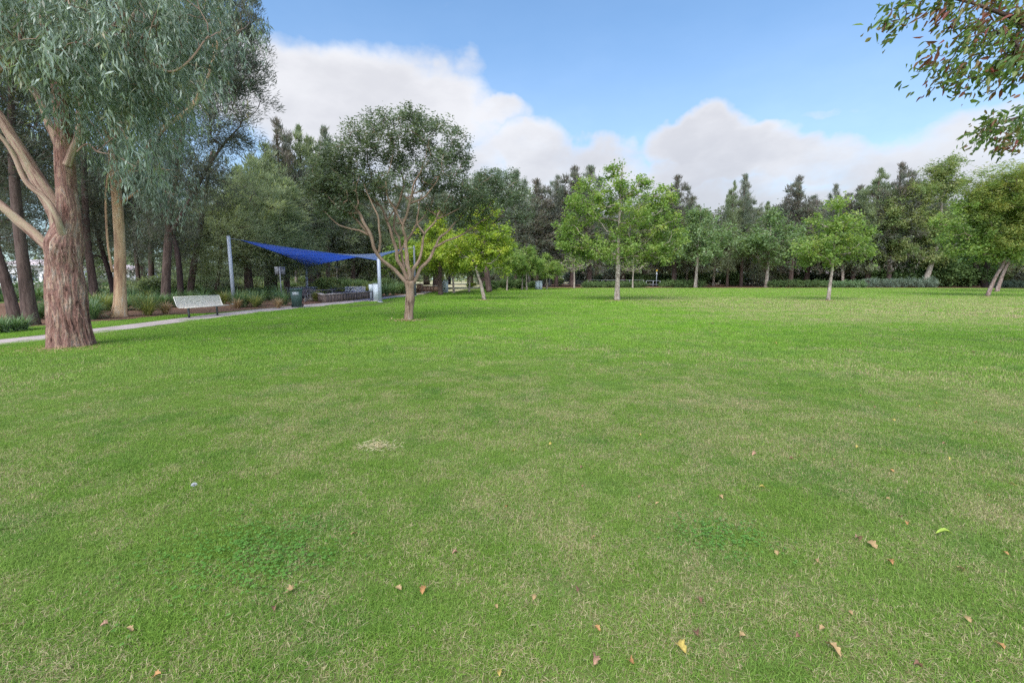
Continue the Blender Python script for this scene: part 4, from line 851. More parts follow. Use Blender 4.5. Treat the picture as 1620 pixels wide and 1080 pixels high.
# ---- left hand dark trees close by
b = XY(263, 26); Y = 26.
def near_oak(b, Y, lines, E, seed, label, mat='oak_green', n=420, per=95, L=.30, W=.03, sigma=.42, bark='dark_bark'):
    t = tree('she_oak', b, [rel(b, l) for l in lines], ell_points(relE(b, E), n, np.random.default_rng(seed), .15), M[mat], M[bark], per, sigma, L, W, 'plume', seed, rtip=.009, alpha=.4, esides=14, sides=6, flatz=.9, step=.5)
    tag(t, label, 'tree', 'tall dark trees on the left'); return t
near_oak(b, Y, [[(262, 478, Y, .33), (263, 440, Y, .27), (266, 380, Y, .24), (270, 330, Y, .19), (290, 200, Y, .16), (310, 60, Y, .12), (320, -60, Y, .05)], [(268, 372, Y, .16), (285, 345, Y, .14), (310, 300, Y, .1), (345, 240, Y, .07), (380, 200, Y, .04)]],
         [(330, 60, Y, 3.0, 3, 3.0), (370, 30, Y, 1.6, 2, 1.8), (300, 140, Y, 3.0, 3, 2.4), (375, 130, Y, 1.7, 2, 1.3), (395, 175, Y, 1.2, 1.4, .6), (360, 215, Y, 1.5, 1.6, .9), (290, 240, Y, 2.4, 2.5, 1.8), (400, 95, Y, .8, 1, .6), (385, 55, Y, .5, 1, .6), (330, 290, Y, 1.9, 2.2, 1.2), (320, -60, Y, 3, 3, 3), (260, 340, Y, 1.5, 2, 1.2)], 71, 'tall dark feathery tree whose ragged edge meets the clouds', 'grove_leaf', 560)
b = XY(310, 33); Y = 33.
near_oak(b, Y, [[(300, 470, Y, .3), (305, 430, Y, .25), (320, 340, Y, .2), (335, 240, Y, .1)], [(340, 470, Y + 1, .16), (350, 400, Y + 1, .12), (345, 330, Y + 1, .08)]],
         [(320, 300, Y, 3, 2.5, 2.6), (370, 320, Y, 2.4, 2.4, 2.0), (400, 290, Y, 1.5, 1.8, 1.4), (340, 370, Y, 3, 2.5, 1.8), (300, 380, Y, 2.4, 2.2, 1.8), (390, 370, Y, 2, 2, 1.4), (380, 410, Y, 2, 2, 1.0), (320, 425, Y, 2.4, 2, .9)], 72, 'thick drooping grey green tree behind the bench', 'oak_green', 270)
b = XY(240, 36); Y = 36.
near_oak(b, Y, [[(240, 470, Y, .28), (238, 380, Y, .22), (232, 280, Y, .16), (235, 120, Y, .08)], [(222, 470, Y, .2), (215, 400, Y, .18), (210, 300, Y, .12)]],
         [(230, 250, Y, 3.2, 3, 3), (230, 330, Y, 3, 3, 2.2), (260, 390, Y, 2.6, 2.4, 1.4), (200, 380, Y, 2.4, 2.2, 1.6), (250, 130, Y, 3.5, 3, 4), (160, 330, Y, 3, 3, 2.5), (130, 230, Y, 3, 3, 3)], 73, 'dark twin stemmed tree deep in the grove behind the smooth gum', 'grove_leaf', 420)
for i, (bx, Y, pts, E, lab, bk) in enumerate([
    (46, 15.6, [[(52, 518, 15.6, .36), (46, 490, 15.6, .30), (40, 440, 15.6, .26), (32, 380, 15.6, .22), (24, 300, 15.6, .2), (18, 200, 15.6, .14), (20, 60, 15.6, .08)]], [(0, 120, 15.6, 3, 2.5, 2.2), (20, 240, 16, 1.5, 2, .9), (60, 60, 16.5, 2.5, 2, 2)], 'grey brown trunk with flared foot, second from the left edge', 'dark_bark'),
    (22, 17.0, [[(25, 512, 17, .30), (16, 470, 17, .25), (2, 420, 17, .21), (-15, 360, 17, .18), (-25, 250, 17, .12), (-20, 100, 17, .07)]], [(-30, 150, 17, 2.5, 2, 2), (-10, 250, 17, 1.8, 2, 1)], 'slanting dark trunk nearest the left edge', 'dark_bark'),
    (148, 27, [[(150, 475, 27, .32), (146, 440, 27, .27), (138, 380, 27, .24), (134, 300, 27, .2), (130, 150, 27, .1)]], [(130, 260, 27, 2.6, 2.4, 2.4), (90, 330, 27, 2.4, 2.4, 1.8), (140, 360, 27.5, 1.8, 2, 1.1), (30, 300, 27, 3, 2.5, 2.4)], 'reddish brown trunk just right of the big gum', 'dark_bark'),
    (182, 29, [[(181, 474, 29, .22), (175, 440, 29, .19), (163, 400, 29, .17), (150, 350, 29, .14), (140, 280, 29, .08)]], [(160, 350, 29, 1.8, 2, 1.6), (175, 300, 29, 2, 2, 2), (110, 390, 29, 2.2, 2, 1.1)], 'thin dark trunk slanting left beside the smooth gum', 'black_bark'),
    (283, 29, [[(286, 474, 29, .24), (284, 430, 29, .20), (276, 380, 29, .17), (250, 320, 29, .16), (240, 220, 29, .1)]], [(270, 360, 30, 2, 2, 1.5), (240, 300, 30, 2.6, 2.4, 2.2)], 'dark trunk close behind the feathery tree by the bench', 'black_bark'),
    (-60, 24, [[(-60, 490, 24, .3), (-64, 400, 24, .25), (-70, 200, 24, .15)]], [(-20, 330, 24, 2.8, 2.5, 1.8), (30, 360, 24, 2, 2, 1.2), (20, 250, 24, 2.4, 2.2, 2.2)], 'dark drooping foliage of a tree cut by the left edge', 'dark_bark')]):
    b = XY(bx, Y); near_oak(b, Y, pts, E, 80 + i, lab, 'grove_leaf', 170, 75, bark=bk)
b = XY(505, 52)
near_oak(XY(500, 52), 52., [[(498, 480, 52., .4), (496, 440, 52., .34), (500, 400, 52., .25), (498, 330, 52., .15)], [(508, 470, 52., .3), (503, 430, 52., .3), (495, 408, 52., .2)]], [(500, 350, 52., 4, 3, 3.2), (530, 390, 52., 3, 3, 1.8), (470, 380, 52., 3, 3, 1.8), (550, 360, 52., 3, 3, 2.6)], 91, 'forked dark trunk standing behind the picnic table', 'oak_green', 200, 62, .5, .07, .5, 'black_bark')
near_oak(XY(432, 40), 40., [[(434, 480, 40., .35), (433, 440, 40., .3), (428, 400, 40., .2), (425, 330, 40., .1)]], [(430, 370, 40., 2.6, 2.4, 2.0), (470, 400, 40., 2, 2, 1.1), (400, 400, 40., 2, 2, 1.2)], 92, 'dark trunk directly behind the small board on a post', 'oak_green', 180, 62, .4, .05, .5, 'black_bark')
b = XY(560, 56); near_oak(b, 56., [[(556, 475, 56., .3), (560, 440, 56., .25), (553, 415, 56., .2), (545, 380, 56., .12)], [(560, 445, 56., .2), (572, 420, 56., .15), (585, 390, 56., .1)]], [(560, 380, 56., 4, 3, 2.2), (600, 400, 56., 3, 3, 1.8), (610, 370, 56., 3, 3, 2), (580, 420, 56., 2.4, 2, 1)], 93, 'many stemmed dark tree above the timber wall', 'oak_green', 200, 62, .5, .07, .5, 'black_bark')

# ---- overhanging branches at the top right (their tree stands outside the frame)
b = np.array([14.2, 8.0, 0.]); Y = 8.0
def R_(pts): return [tuple(AT(p[0], p[1], p[2]) - b) + (p[3],) for p in pts]
lines = [[(0, 0, -.1, .34), (0, 0, 1.5, .27), (-.2, .1, 3.2, .24), (-.6, 0, 5.5, .17), (-1.2, 0, 8, .08)],
         [(-.2, .1, 3.4, .16)] + R_([(1800, 100, Y, .12), (1700, 60, Y, .08), (1640, 40, Y, .045), (1580, 20, Y, .03), (1520, 0, Y, .018), (1450, -5, Y, .010)]),
         [(-.3, 0, 4.2, .12)] + R_([(1760, -40, Y, .09), (1660, -60, Y, .05), (1560, -50, Y, .03), (1470, -30, Y, .014)]),
         [(-.15, .1, 3.0, .12)] + R_([(1780, 190, Y + 1.5, .08), (1700, 190, Y + 2, .05), (1640, 180, Y + 2, .03), (1580, 195, Y + 2, .014)])]
E = R_([(1410, 30, Y, 0), (1440, 10, Y, 0)]); E = []
for (px_, py_, Yy, rx, ry, rz) in [(1415, 32, Y, .18, .3, .16), (1450, 5, Y, .35, .4, .22), (1500, 20, Y, .35, .4, .30), (1490, 90, Y, .3, .4, .25), (1545, 50, Y, .45, .5, .45), (1560, 110, Y, .42, .5, .30), (1600, 60, Y, .5, .5, .6), (1620, 110, Y, .4, .5, .3), (1530, -30, Y, .9, .7, .5), (1650, 0, Y, .8, .8, .9), (1470, -50, Y, .7, .5, .35), (1520, 120, Y, .25, .4, .16), (1700, 80, Y, .7, .7, .6),
                                 (1590, 190, Y + 2, .5, .5, .32), (1620, 220, Y + 2, .45, .5, .25), (1555, 210, Y + 2, .25, .4, .22), (1570, 235, Y + 2, .5, .4, .09), (1650, 190, Y + 2, .5, .6, .6), (1610, 165, Y + 2, .25, .3, .15)]:
    E.append(tuple(AT(px_, py_, Yy) - b) + (rx, ry, rz))
E += [(-.8, 0, 8, 2.2, 2.4, 1.6), (0, 0, 6.5, 2.2, 2.4, 1.4)]
at = np.concatenate([ell_points(E[:-2], 330, np.random.default_rng(15), .1), ell_points(E[-2:], 90, np.random.default_rng(16), .2)])
t = tree('ash_tree', b, lines, at, M['ash_leaf'], M['dark_bark'], 12, .13, .14, .058, 'spray', 16, rtip=.0032, alpha=.25, esides=8, sides=5, step=.3, tmpl=LANCE, clumpvar=.5)
tag(t, 'leafy branches with reddish brown patches reaching in at the top right corner', 'tree')

# ---------------------------------------------------------------- shrubs, hedges, strappy plants
def bush(name, base, ells, leaf, seed, n=180, per=60, L=.12, W=.06, sigma=.18, style='rand', label='', group=None, cat='shrub'):
    rg = np.random.default_rng(seed); E = ells
    t = tree(name, base, [[(0, 0, -.05, .04), (0, 0, .25, .03)]], ell_points(E, n, rg, .3), leaf, M['dark_bark'], per, sigma, L, W, style, seed, rtip=.006, alpha=.3, sides=3, esides=5, minr=.008)
    tag(t, label, cat, group); return t
def b_ell(w, d, h, rg, k=6):
    return [(0, 0, h * .5, w * .42, d * .42, h * .42)] + [(rg.uniform(-.35, .35) * w, rg.uniform(-.35, .35) * d, h * rg.uniform(.35, .65), w * .2, d * .2, h * .32) for _ in range(k)]
b = XY(1432, 84); rgb = np.random.default_rng(3)
bush('bush', b, b_ell(14, 5, 5.0, rgb, 9), M['bush_leaf'], 101, 420, 60, .38, .25, .5, 'flat', 'wide dark green bush with a domed top behind the clipped hedge')
b = XY(1512, 82)
bush('bush', b, b_ell(11, 5, 4.6, rgb, 9), M['bush_leaf'], 102, 380, 60, .38, .25, .5, 'flat', 'rounded glossy green bush right of the thick leaning trunk')
def hedge(px0, px1, Y, h, mat, seed, label, d=1.5, group=None):
    a = XY(px0, Y)[0]; c = XY(px1, Y)[0]; w = c - a; rg = np.random.default_rng(seed); k = max(3, int(w / h)); E = []
    for i in range(k): E.append((-w / 2 + w * (i + .5) / k, 0, h * .46, w / k * .75, d * .6, h * .5 * rg.uniform(.85, 1.1)))
    return bush('hedge', ((a + c) / 2, Y, 0), E, M[mat], seed, int(40 * k), 60, .16, .10, .22, 'rand', label, group, 'hedge')
hedge(1368, 1438, 79.5, 1.6, 'hedge_leaf', 111, 'long low clipped grey green hedge left of the thick leaning trunk')
hedge(1438, 1481, 79.0, 1.55, 'hedge_leaf', 112, 'short end of the clipped grey green hedge at the thick leaning trunk')
hedge(1046, 1112, 79.2, 1.3, 'bush_leaf', 113, 'loose dark green hedge under the first plane tree of the far row', group='low dark hedges')
hedge(1215, 1268, 79.5, 1.35, 'bush_leaf', 114, 'dark green hedge just right of the rounded plane tree trunk', group='low dark hedges')
hedge(1268, 1310, 79.5, 1.3, 'bush_leaf', 115, 'dark green hedge ending at the knobbly trunk', group='low dark hedges')
hedge(1312, 1366, 79.0, 1.1, 'strap_leaf', 116, 'pale low grassy hedge left of the clipped grey one', group='low dark hedges')
hedge(980, 1020, 79.2, 1.0, 'bush_leaf', 117, 'low dark hedge behind the centre tree trunk', group='low dark hedges')
hedge(924, 978, 79.2, .9, 'bush_leaf', 118, 'low dark hedge left of the centre tree trunk', group='low dark hedges')
hedge(1560, 1640, 80.2, 1.0, 'hedge_leaf', 120, 'low hedge behind the pair of leaning trunks at the right', group='low dark hedges')
# understorey shrubs (copies) along the belts
proto = [bush('shrub', (0, 0, 0), b_ell(4, 3, 3, np.random.default_rng(5 + k), 6), M[('bush_leaf', 'oak_green', 'dark_leaf')[k]], 130 + k, 150, 48, .26, .14, .34, 'rand') for k in range(3)]
pu = set(); rg = np.random.default_rng(9)
def shrub(px, Y, s, sxy, label, group, mats=None):
    k = int(rg.integers(3)); b = XY(px, Y); b[2] = float(hgt(b[0], b[1]))
    place(proto[k], b, s, rg.uniform(0, 6), label, group, sxy, k not in pu, mats, 'shrub'); pu.add(k)
px = 765.
while px < 1640:
    if not (835 < px < 905 and rg.random() < .5): shrub(px, rg.uniform(92, 101), rg.uniform(.8, 1.25), rg.uniform(1.0, 1.4), 'dark undergrowth shrub among trunks, ' + where(px, 'und'), 'undergrowth shrubs behind the lawn')
    px += rg.uniform(17, 28)
for k in range(16): shrub(405 + k * 13.5, rg.uniform(45, 60), rg.uniform(.35, .6), rg.uniform(.6, .85), 'leafy shrub under dark trees, ' + where(405 + k * 13.5, 'pic'), 'shrubs behind the picnic area', ['plane_far', 'oak_green', 'wattle_leaf'][k % 3])
for k in range(22): shrub(-30 + k * 18, rg.uniform(33, 44), rg.uniform(.40, .62), rg.uniform(.6, .9), 'dark shrub deep in the grove, ' + where(-30 + k * 18, 'grove'), 'shrubs in the left grove', ['dark_leaf', 'oak_green', 'bush_leaf'][k % 3])
for px in range(190, 400, 14): shrub(px, 44 + (px * 7 % 9), .55, .8, 'leafy shrub at the back of the grove, ' + where(px, 'gsh'), 'shrubs at the back of the left grove', 'oak_green')
for k, (px, py, s, m_) in enumerate([(775, 459, .45, 'bush_leaf'), (800, 458, .45, 'bush_leaf'), (822, 457, .5, 'bush_leaf'), (845, 456.5, .4, 'bush_leaf'), (745, 455, .3, 'plane_yellow'), (884, 452, .5, 'plane_yellow'), (845, 450, .7, 'plane_yellow')]):
    b = G(px, py); place(proto[k % 3], b, s, k, ['low dark shrub under the plane trees, ' + where(px, 'lowsh'), 'yellow flowering shrub beyond the lawn, ' + where(px, 'yel')][m_ == 'plane_yellow'], ['low shrubs under the left plane trees', 'yellow shrubs beyond the pale box'][m_ == 'plane_yellow'], s * 1.3, False, m_, 'shrub')

def strap(seed, n, h, spread, w=.014):
    rg = np.random.default_rng(seed); mb = MB(); a = rg.random(n) * 6.283; ln = h * rg.uniform(.7, 1.35, n); th = np.abs(rg.normal(0, spread, n)); S = 5
    h_ = np.stack([np.cos(a), np.sin(a), np.zeros(n)], -1); s_ = np.stack([-np.sin(a), np.cos(a), np.zeros(n)], -1)
    p = h_ * (rg.random(n) * .10)[:, None]; rows = []; wd = w * rg.uniform(.7, 1.3, n); cv = rg.uniform(.15, .55, n)
    for k in range(S + 1):
        ww = (wd * (1, 1, .95, .8, .5, .08)[k])[:, None] / 2; rows += [p - s_ * ww, p + s_ * ww]
        t_ = th + cv * k * .75; p = p + (h_ * np.sin(t_)[:, None] + np.array([0, 0, 1.]) * np.cos(t_)[:, None]) * (ln / S)[:, None]
    V = np.stack(rows, 1); k2 = 2 * (S + 1); off = np.arange(n)[:, None] * k2; r = rg.random(n)
    Q = np.concatenate([off + np.array([2 * k, 2 * k + 1, 2 * k + 3, 2 * k + 2])[None] for k in range(S)])
    V[..., 2] = np.maximum(V[..., 2], .01)
    mb.add(V.reshape(-1, 3), Q, rq=np.concatenate([r] * S)); return mb
SP = {m: [strap(200 + i + 7 * j, 230, .78, .42, .024).build('strappy_plant', M[m]) for i in range(2)] for j, m in enumerate(('strap_leaf', 'strap_yellow', 'strap_dry'))}
spu = set(); rg = np.random.default_rng(21)
def splant(px, py, s, m, label, group='strappy plants edging the footpath', xy=None):
    i = int(rg.integers(2)); src = SP[m][i]; key = (m, i)
    o = src if key not in spu else src.copy()
    if key in spu: COL.objects.link(o)
    spu.add(key); b = xy if xy is not None else G(px, py); b = np.array(b, float); b[2] = float(hgt(b[0], b[1]))
    o.location = b; o.rotation_euler = (0, 0, rg.uniform(0, 6)); o.scale = (s, s, s * rg.uniform(.9, 1.1))
    for k in ('label', 'category', 'group'):
        if k in o: del o[k]
    tag(o, label, 'plant', group)
splant(235, 499, 1.05, 'strap_yellow', 'yellow green tussock with straw tips right of the smooth gum trunk', None)
splant(262, 497, .8, 'strap_dry', 'dry tan tussock left of the bench', None)
splant(404, 486, 1.0, 'strap_yellow', 'yellow green tussock midway between the bench and the bin', None)
splant(440, 487.5, .75, 'strap_dry', 'round straw coloured tussock left of the bin', None)
splant(376, 488, .7, 'strap_dry', 'brown tipped tussock at the right end of the bench', None)
splant(385, 484, .9, 'strap_yellow', 'yellow green tussock behind the right end of the bench', None)
for (px, py) in [(8, 526), (26, 524), (-14, 528), (2, 519), (38, 522)]: splant(px, py, .62, 'strap_leaf', 'low green strappy plant in the left edge clump, ' + {8: 'nearest the path', 26: 'second from its right end', -14: 'cut by the frame', 2: 'at its back', 38: 'its rightmost'}[px], 'strappy plants at the left edge')
for k in range(88):
    px = rg.uniform(60, 462); f = (px - 60) / 400; lo = 499 - 16 * f if px > 150 else 506; py = rg.uniform(lo - 19, lo)
    if 270 < px < 372 and py > 487: py -= 9
    r_ = rg.random(); m_ = 'strap_leaf' if r_ < .82 else 'strap_yellow'
    splant(px, py, rg.uniform(.8, 1.2), m_, ('green' if m_ == 'strap_leaf' else 'yellowish') + ' strappy plant, ' + where(px, 'bed' + m_))
for k in range(40):
    px = rg.uniform(0, 450); splant(px, rg.uniform(469, 478), rg.uniform(1.0, 1.5), 'strap_leaf', 'tall strappy plant at the back, ' + where(px, 'back'), 'strappy plants at the back of the bed')
for (px, py, s) in [(500, 476.5, 1.0), (512, 474, .9), (530, 469, 1.3), (545, 468, 1.2), (560, 467, 1.3), (583, 467, 1.4), (612, 467.5, 1.4), (622, 466.5, 1.5), (603, 468, 1.0), (632, 465, 1.5), (575, 466, 1.3)]:
    splant(px, py, s, 'strap_leaf' if px > 590 else 'strap_yellow', 'spiky plant by the picnic area, ' + where(px, 'spk'), 'spiky plants round the picnic area')
for k in range(14): splant(605 + k * 3.1, rg.uniform(461, 465), 1.7, 'strap_leaf', 'tall reedy plant right of the thick sail post, number ' + ('one two three four five six seven eight nine ten eleven twelve thirteen fourteen').split()[k] + ' from the left', 'reedy plants right of the sail post')

for (m_, i_) in [(m_, i_) for m_ in SP for i_ in range(2)]:
    if (m_, i_) not in spu: bpy.data.objects.remove(SP[m_][i_])
# ---------------------------------------------------------------- park furniture
def rotz(a): c, s = math.cos(a), math.sin(a); return np.array([[c, -s, 0], [s, c, 0], [0, 0, 1]])
# bench: runs along the path, faces the lawn
pa = G(299, 503); pb = G(343, 499); ctr = (pa + pb) / 2; ang = math.atan2(pb[1] - pa[1], pb[0] - pa[0])
ctr[0] += .02
def make_bench(loc, rz, label, ln=2.05):
    t = empty('park_bench', loc, rz)            # local x along the bench, local -y is the front
    prof = np.array([(.23, .86), (.22, .84), (.17, .66), (.12, .52), (.07, .455), (0, .435), (-.12, .44), (-.24, .455), (-.27, .44)])
    def slat_mb(pr):
        mb = MB(); n = 41
        for k in range(n):
            x0 = -ln / 2 + k * ln / (n - 1); w = .017
            V = []
            for (y, z) in pr:
                V += [(x0 - w, y, z), (x0 + w, y, z), (x0 + w, y, z - .012), (x0 - w, y, z - .012)]
            V = np.array(V); Q = []
            for i in range(len(pr) - 1):
                o_ = i * 4
                for j in range(4): Q.append([o_ + j, o_ + (j + 1) % 4, o_ + 4 + (j + 1) % 4, o_ + 4 + j])
            Q += [[3, 2, 1, 0], [len(V) - 4, len(V) - 3, len(V) - 2, len(V) - 1]]
            mb.add(V, Q)
        return mb
    s = slat_mb(prof[4:]); s.box((0, -.27, .435), (ln + .05, .02, .035)); s.build('seat', M['bench_white'], t)
    s = slat_mb(prof[:5]); s.box((0, .235, .86), (ln + .05, .03, .03))
    for sx in (-1, 1): s.tube([(sx * (ln / 2 + .02), .235, .86), (sx * (ln / 2 + .02), .12, .52), (sx * (ln / 2 + .02), .06, .45)], .014, 6)
    s.build('backrest', M['bench_white'], t)
    for sx in (-1, 1):
        m = MB(); x = sx * .66; m.box((x, 0, .22), (.06, .05, .42)); m.box((x, 0, .012), (.14, .2, .02)); m.build('leg', M['metal_dark'], t)
        m = MB(); m.box((x, -.06, .415), (.05, .36, .035)); m.tube([(x, .1, .42), (x, .17, .55), (x, .23, .75)], .018, 6); m.build('bracket', M['metal_dark'], t)
    tag(t, label, 'bench'); return t
make_bench(ctr, ang, 'pale slatted metal bench without arms facing the lawn beside the footpath')
b2 = XY(562, 41); make_bench((b2[0], b2[1], 0), math.radians(8), 'pale slatted bench behind the low timber wall under the sail', 1.7)

# shade sail and its posts
pA = XY(370, 28.0); pB = XY(487, 41.5); pC = XY(657, 41.0); pD = G(601, 478)
TA = np.array([pA[0], pA[1], 4.15]); TA[0] = AT(361.5, 377, 28.0)[0]; TA[2] = AT(361.5, 377, 28.0)[2]
TB = AT(484, 423, 41.5); TC = AT(655, 392, 41.0); TD = AT(599, 412, pD[1])
for base, topp, r, lab in ((pA, TA, .10, 'tall pale steel post at the high left corner of the blue sail'), (pB, TB, .10, 'short grey post at the low corner of the sail behind the picnic table'),
                           (pC, TC, .085, 'slim grey post seen just behind the stem of the multi stemmed tree'), (pD, TD, .115, 'thick pale grey post at the right low corner of the sail')):
    t = empty('sail_post', (topp[0], topp[1], 0)); h = topp[2] + .12
    m = MB(); m.tube([(0, 0, -.02), (0, 0, h * .5), (0, 0, h)], r, 18); m.build('pole', M['post_grey' if 'slim' in lab else 'metal_post'], t, smooth=True)
    m = MB(); m.tube([(0, 0, h - .005), (0, 0, h + .03)], r * 1.08, 18); m.build('cap', M['metal_grey'], t)
    m = MB(); m.tube([(0, 0, 0.0), (0, 0, .03)], r * 1.8, 12); m.build('base_plate', M['metal_grey'], t)
    tag(t, lab, 'post', 'posts of the shade sail')
cen = (TA + TB + TC + TD) / 4
def pull(T, f): return T + (cen - T) * f
CA, CB, CC, CD = pull(TA, .09), pull(TB, .03), pull(TC, .09), pull(TD, .045)
n = 36; V = []
for i in range(n + 1):
    for j in range(n + 1):
        u, v = i / n, j / n     # A(0,0) D(1,0) C(1,1) B(0,1)
        # edges bow inwards: squeeze the patch toward the middle away from corners
        k = .05; uu = u + k * (0.5 - u) * 2 * (4 * v * (1 - v)) * (abs(2 * u - 1)); vv = v + k * (0.5 - v) * 2 * (4 * u * (1 - u)) * (abs(2 * v - 1))
        p = (1 - uu) * (1 - vv) * CA + uu * (1 - vv) * CD + uu * vv * CC + (1 - uu) * vv * CB
        V.append(p - cen * np.array([1, 1, 0]))
m = MB(); Q = [[i * (n + 1) + j, (i + 1) * (n + 1) + j, (i + 1) * (n + 1) + j + 1, i * (n + 1) + j + 1] for i in range(n) for j in range(n)]
t = empty('shade_sail', (cen[0], cen[1], 0)); V = np.array(V); VG = V.reshape(n + 1, n + 1, 3)
for e_ in (VG[0], VG[-1], VG[:, 0], VG[:, -1]):
    mh = MB(); mh.tube(e_, .022, 6); mh.build('hem', M['hem'], t)
for k_ in (9, 18, 27):
    mh = MB(); mh.tube(VG[:, k_] - np.array([0, 0, .006]), .008, 4); mh.build('seam', M['hem'], t)
m.add(V, Q); cl = m.build('canopy', M['sail'], t, smooth=True)
m = MB()
for cA, tA in ((CA, TA), (CB, TB), (CC, TC), (CD, TD)):
    o_ = cen * np.array([1, 1, 0]); m.tube([cA - o_, (cA + tA) / 2 - o_, tA - o_], .018, 6)
m.build('cable', M['metal_grey'], t)
tag(t, 'deep blue twisted shade sail stretched between four posts over the picnic area', 'shade sail')

# board on a post
b = XY(446, 32); t = empty('sign', (b[0], b[1], 0), math.radians(14))
m = MB(); m.box((0, .035, 2.12), (.66, .025, .52)); m.build('board', M['metal_grey'], t)
m = MB()
for k in range(6): m.box((0, .018, 1.92 + k * .08), (.60, .008, .012))
m.box((-.1, .014, 2.12), (.03, .02, .5)); m.box((.1, .014, 2.12), (.03, .02, .5)); m.build('frame', M['table_grey'], t)
m = MB(); m.tube([(0, 0, 0), (0, 0, 1.2), (0, 0, 2.36)], .035, 10); m.build('pole', M['metal_grey'], t)
tag(t, 'back of a small grey board on a slim post left of the bin', 'sign')

# wheelie bin
b = G(469, 486.5); t = empty('wheelie_bin', (b[0], b[1] + .1, 0), math.radians(22))
def frustum(mb, z0, z1, a0, b0, a1, b1, cx=0, cy_=0):
    V = [(-a0 + cx, -b0 + cy_, z0), (a0 + cx, -b0 + cy_, z0), (a0 + cx, b0 + cy_, z0), (-a0 + cx, b0 + cy_, z0), (-a1 + cx, -b1 + cy_, z1), (a1 + cx, -b1 + cy_, z1), (a1 + cx, b1 + cy_, z1), (-a1 + cx, b1 + cy_, z1)]
    mb.add(V, [[3, 2, 1, 0], [4, 5, 6, 7], [0, 1, 5, 4], [1, 2, 6, 5], [2, 3, 7, 6], [3, 0, 4, 7]])
m = MB(); frustum(m, .06, .94, .225, .25, .29, .33); m.box((0, 0, .955), (.62, .70, .03)); m.build('body', M['bin_green'], t)
m = MB(); frustum(m, .972, 1.03, .32, .36, .29, .30); m.box((0, -.345, .985), (.3, .05, .035)); m.tube([(-.27, .38, .96), (.27, .38, .96)], .02, 8); m.build('lid', M['bin_lid'], t)
m = MB(); m.box((-.03, -.324, .77), (.30, .012, .17), np.array([[1, 0, 0], [0, 1, .09], [0, -.09, 1]])); m.build('sticker', M['sticker'], t)
for sx in (-1, 1):
    m = MB(); m.tube([(sx * .24, .27, .10), (sx * .29, .27, .10)], .10, 14); m.build('wheel', M['rubber'], t)
tag(t, 'dark green wheelie bin with a pale sticker on the mulch by the footpath', 'bin')

# picnic table and bench behind the bin
def picnic(loc, rz, label, L_=2.2, mat='table_grey'):
    t = empty('picnic_table', loc, rz)
    m = MB()
    for k in range(5): m.box((0, -.34 + k * .17, .75), (L_, .15, .04))
    m.build('tabletop', M[mat], t)
    for sy in (-1, 1):
        m = MB()
        for k in range(2): m.box((0, sy * (.72 + .15 * k), .46), (L_, .13, .04))
        m.build('seat', M[mat], t)
    for sx in (-1, 1):
        m = MB(); x = sx * L_ * .38; m.box((x, 0, .37), (.08, .08, .72)); m.box((x, 0, .41), (.06, 1.7, .05)); m.box((x, 0, .70), (.06, .7, .05)); m.box((x, .72, .22), (.06, .06, .43)); m.box((x, -.72, .22), (.06, .06, .43)); m.box((x, 0, .015), (.12, 1.7, .03)); m.build('leg', M['metal_grey'], t)
    tag(t, label, 'picnic table'); return t
b = XY(507, 33); picnic((b[0], b[1], .0), math.radians(10), 'dark slatted picnic table between the bin and the timber wall')
b = XY(541, 38); picnic((b[0], b[1], .0), math.radians(5), 'picnic table whose dark top shows above the timber wall', 1.9)
# barbecue / screen behind table
b = XY(478, 37); t = empty('barbecue', (b[0], b[1], 0), math.radians(6))
m = MB(); m.box((0, 0, .42), (2.0, .8, .82)); m.build('cabinet', M['cabinet_dark'], t)
m = MB(); m.box((0, 0, .86), (2.2, .95, .05)); m.build('worktop', M['metal_grey'], t)
m = MB()
for sx in (-.48, .48): m.box((sx, -.412, .42), (.85, .02, .68))
m.build('door', M['table_grey'], t)
tag(t, 'dark cabinet with pale steel worktop behind the bin', 'barbecue')
# boulder by the table, border stones
def rock(loc, s, seed, label, group=None, mat='stone'):
    import bmesh
    bm = bmesh.new(); bmesh.ops.create_icosphere(bm, subdivisions=3, radius=1); rg = np.random.default_rng(seed); o_ = rg.uniform(0, 9, 3)
    for v in bm.verts:
        c = v.co; f = 1 + .16 * math.sin(c.x * 3 + o_[0]) * math.cos(c.y * 3 + o_[1]) + .09 * math.sin(c.z * 6 + c.x * 5 + o_[2]); v.co = (c.x * f * s[0], c.y * f * s[1], c.z * f * s[2] + s[2] * .7)
    me = bpy.data.meshes.new('rock'); bm.to_mesh(me); bm.free(); me.materials.append(M[mat]); o = bpy.data.objects.new('rock', me); COL.objects.link(o); o.location = loc; tag(o, label, 'rock', group)
b = XY(491, 32.5); rock((b[0], b[1], 0), (.45, .3, .16), 1, 'flat pale rock at the foot of the picnic table')
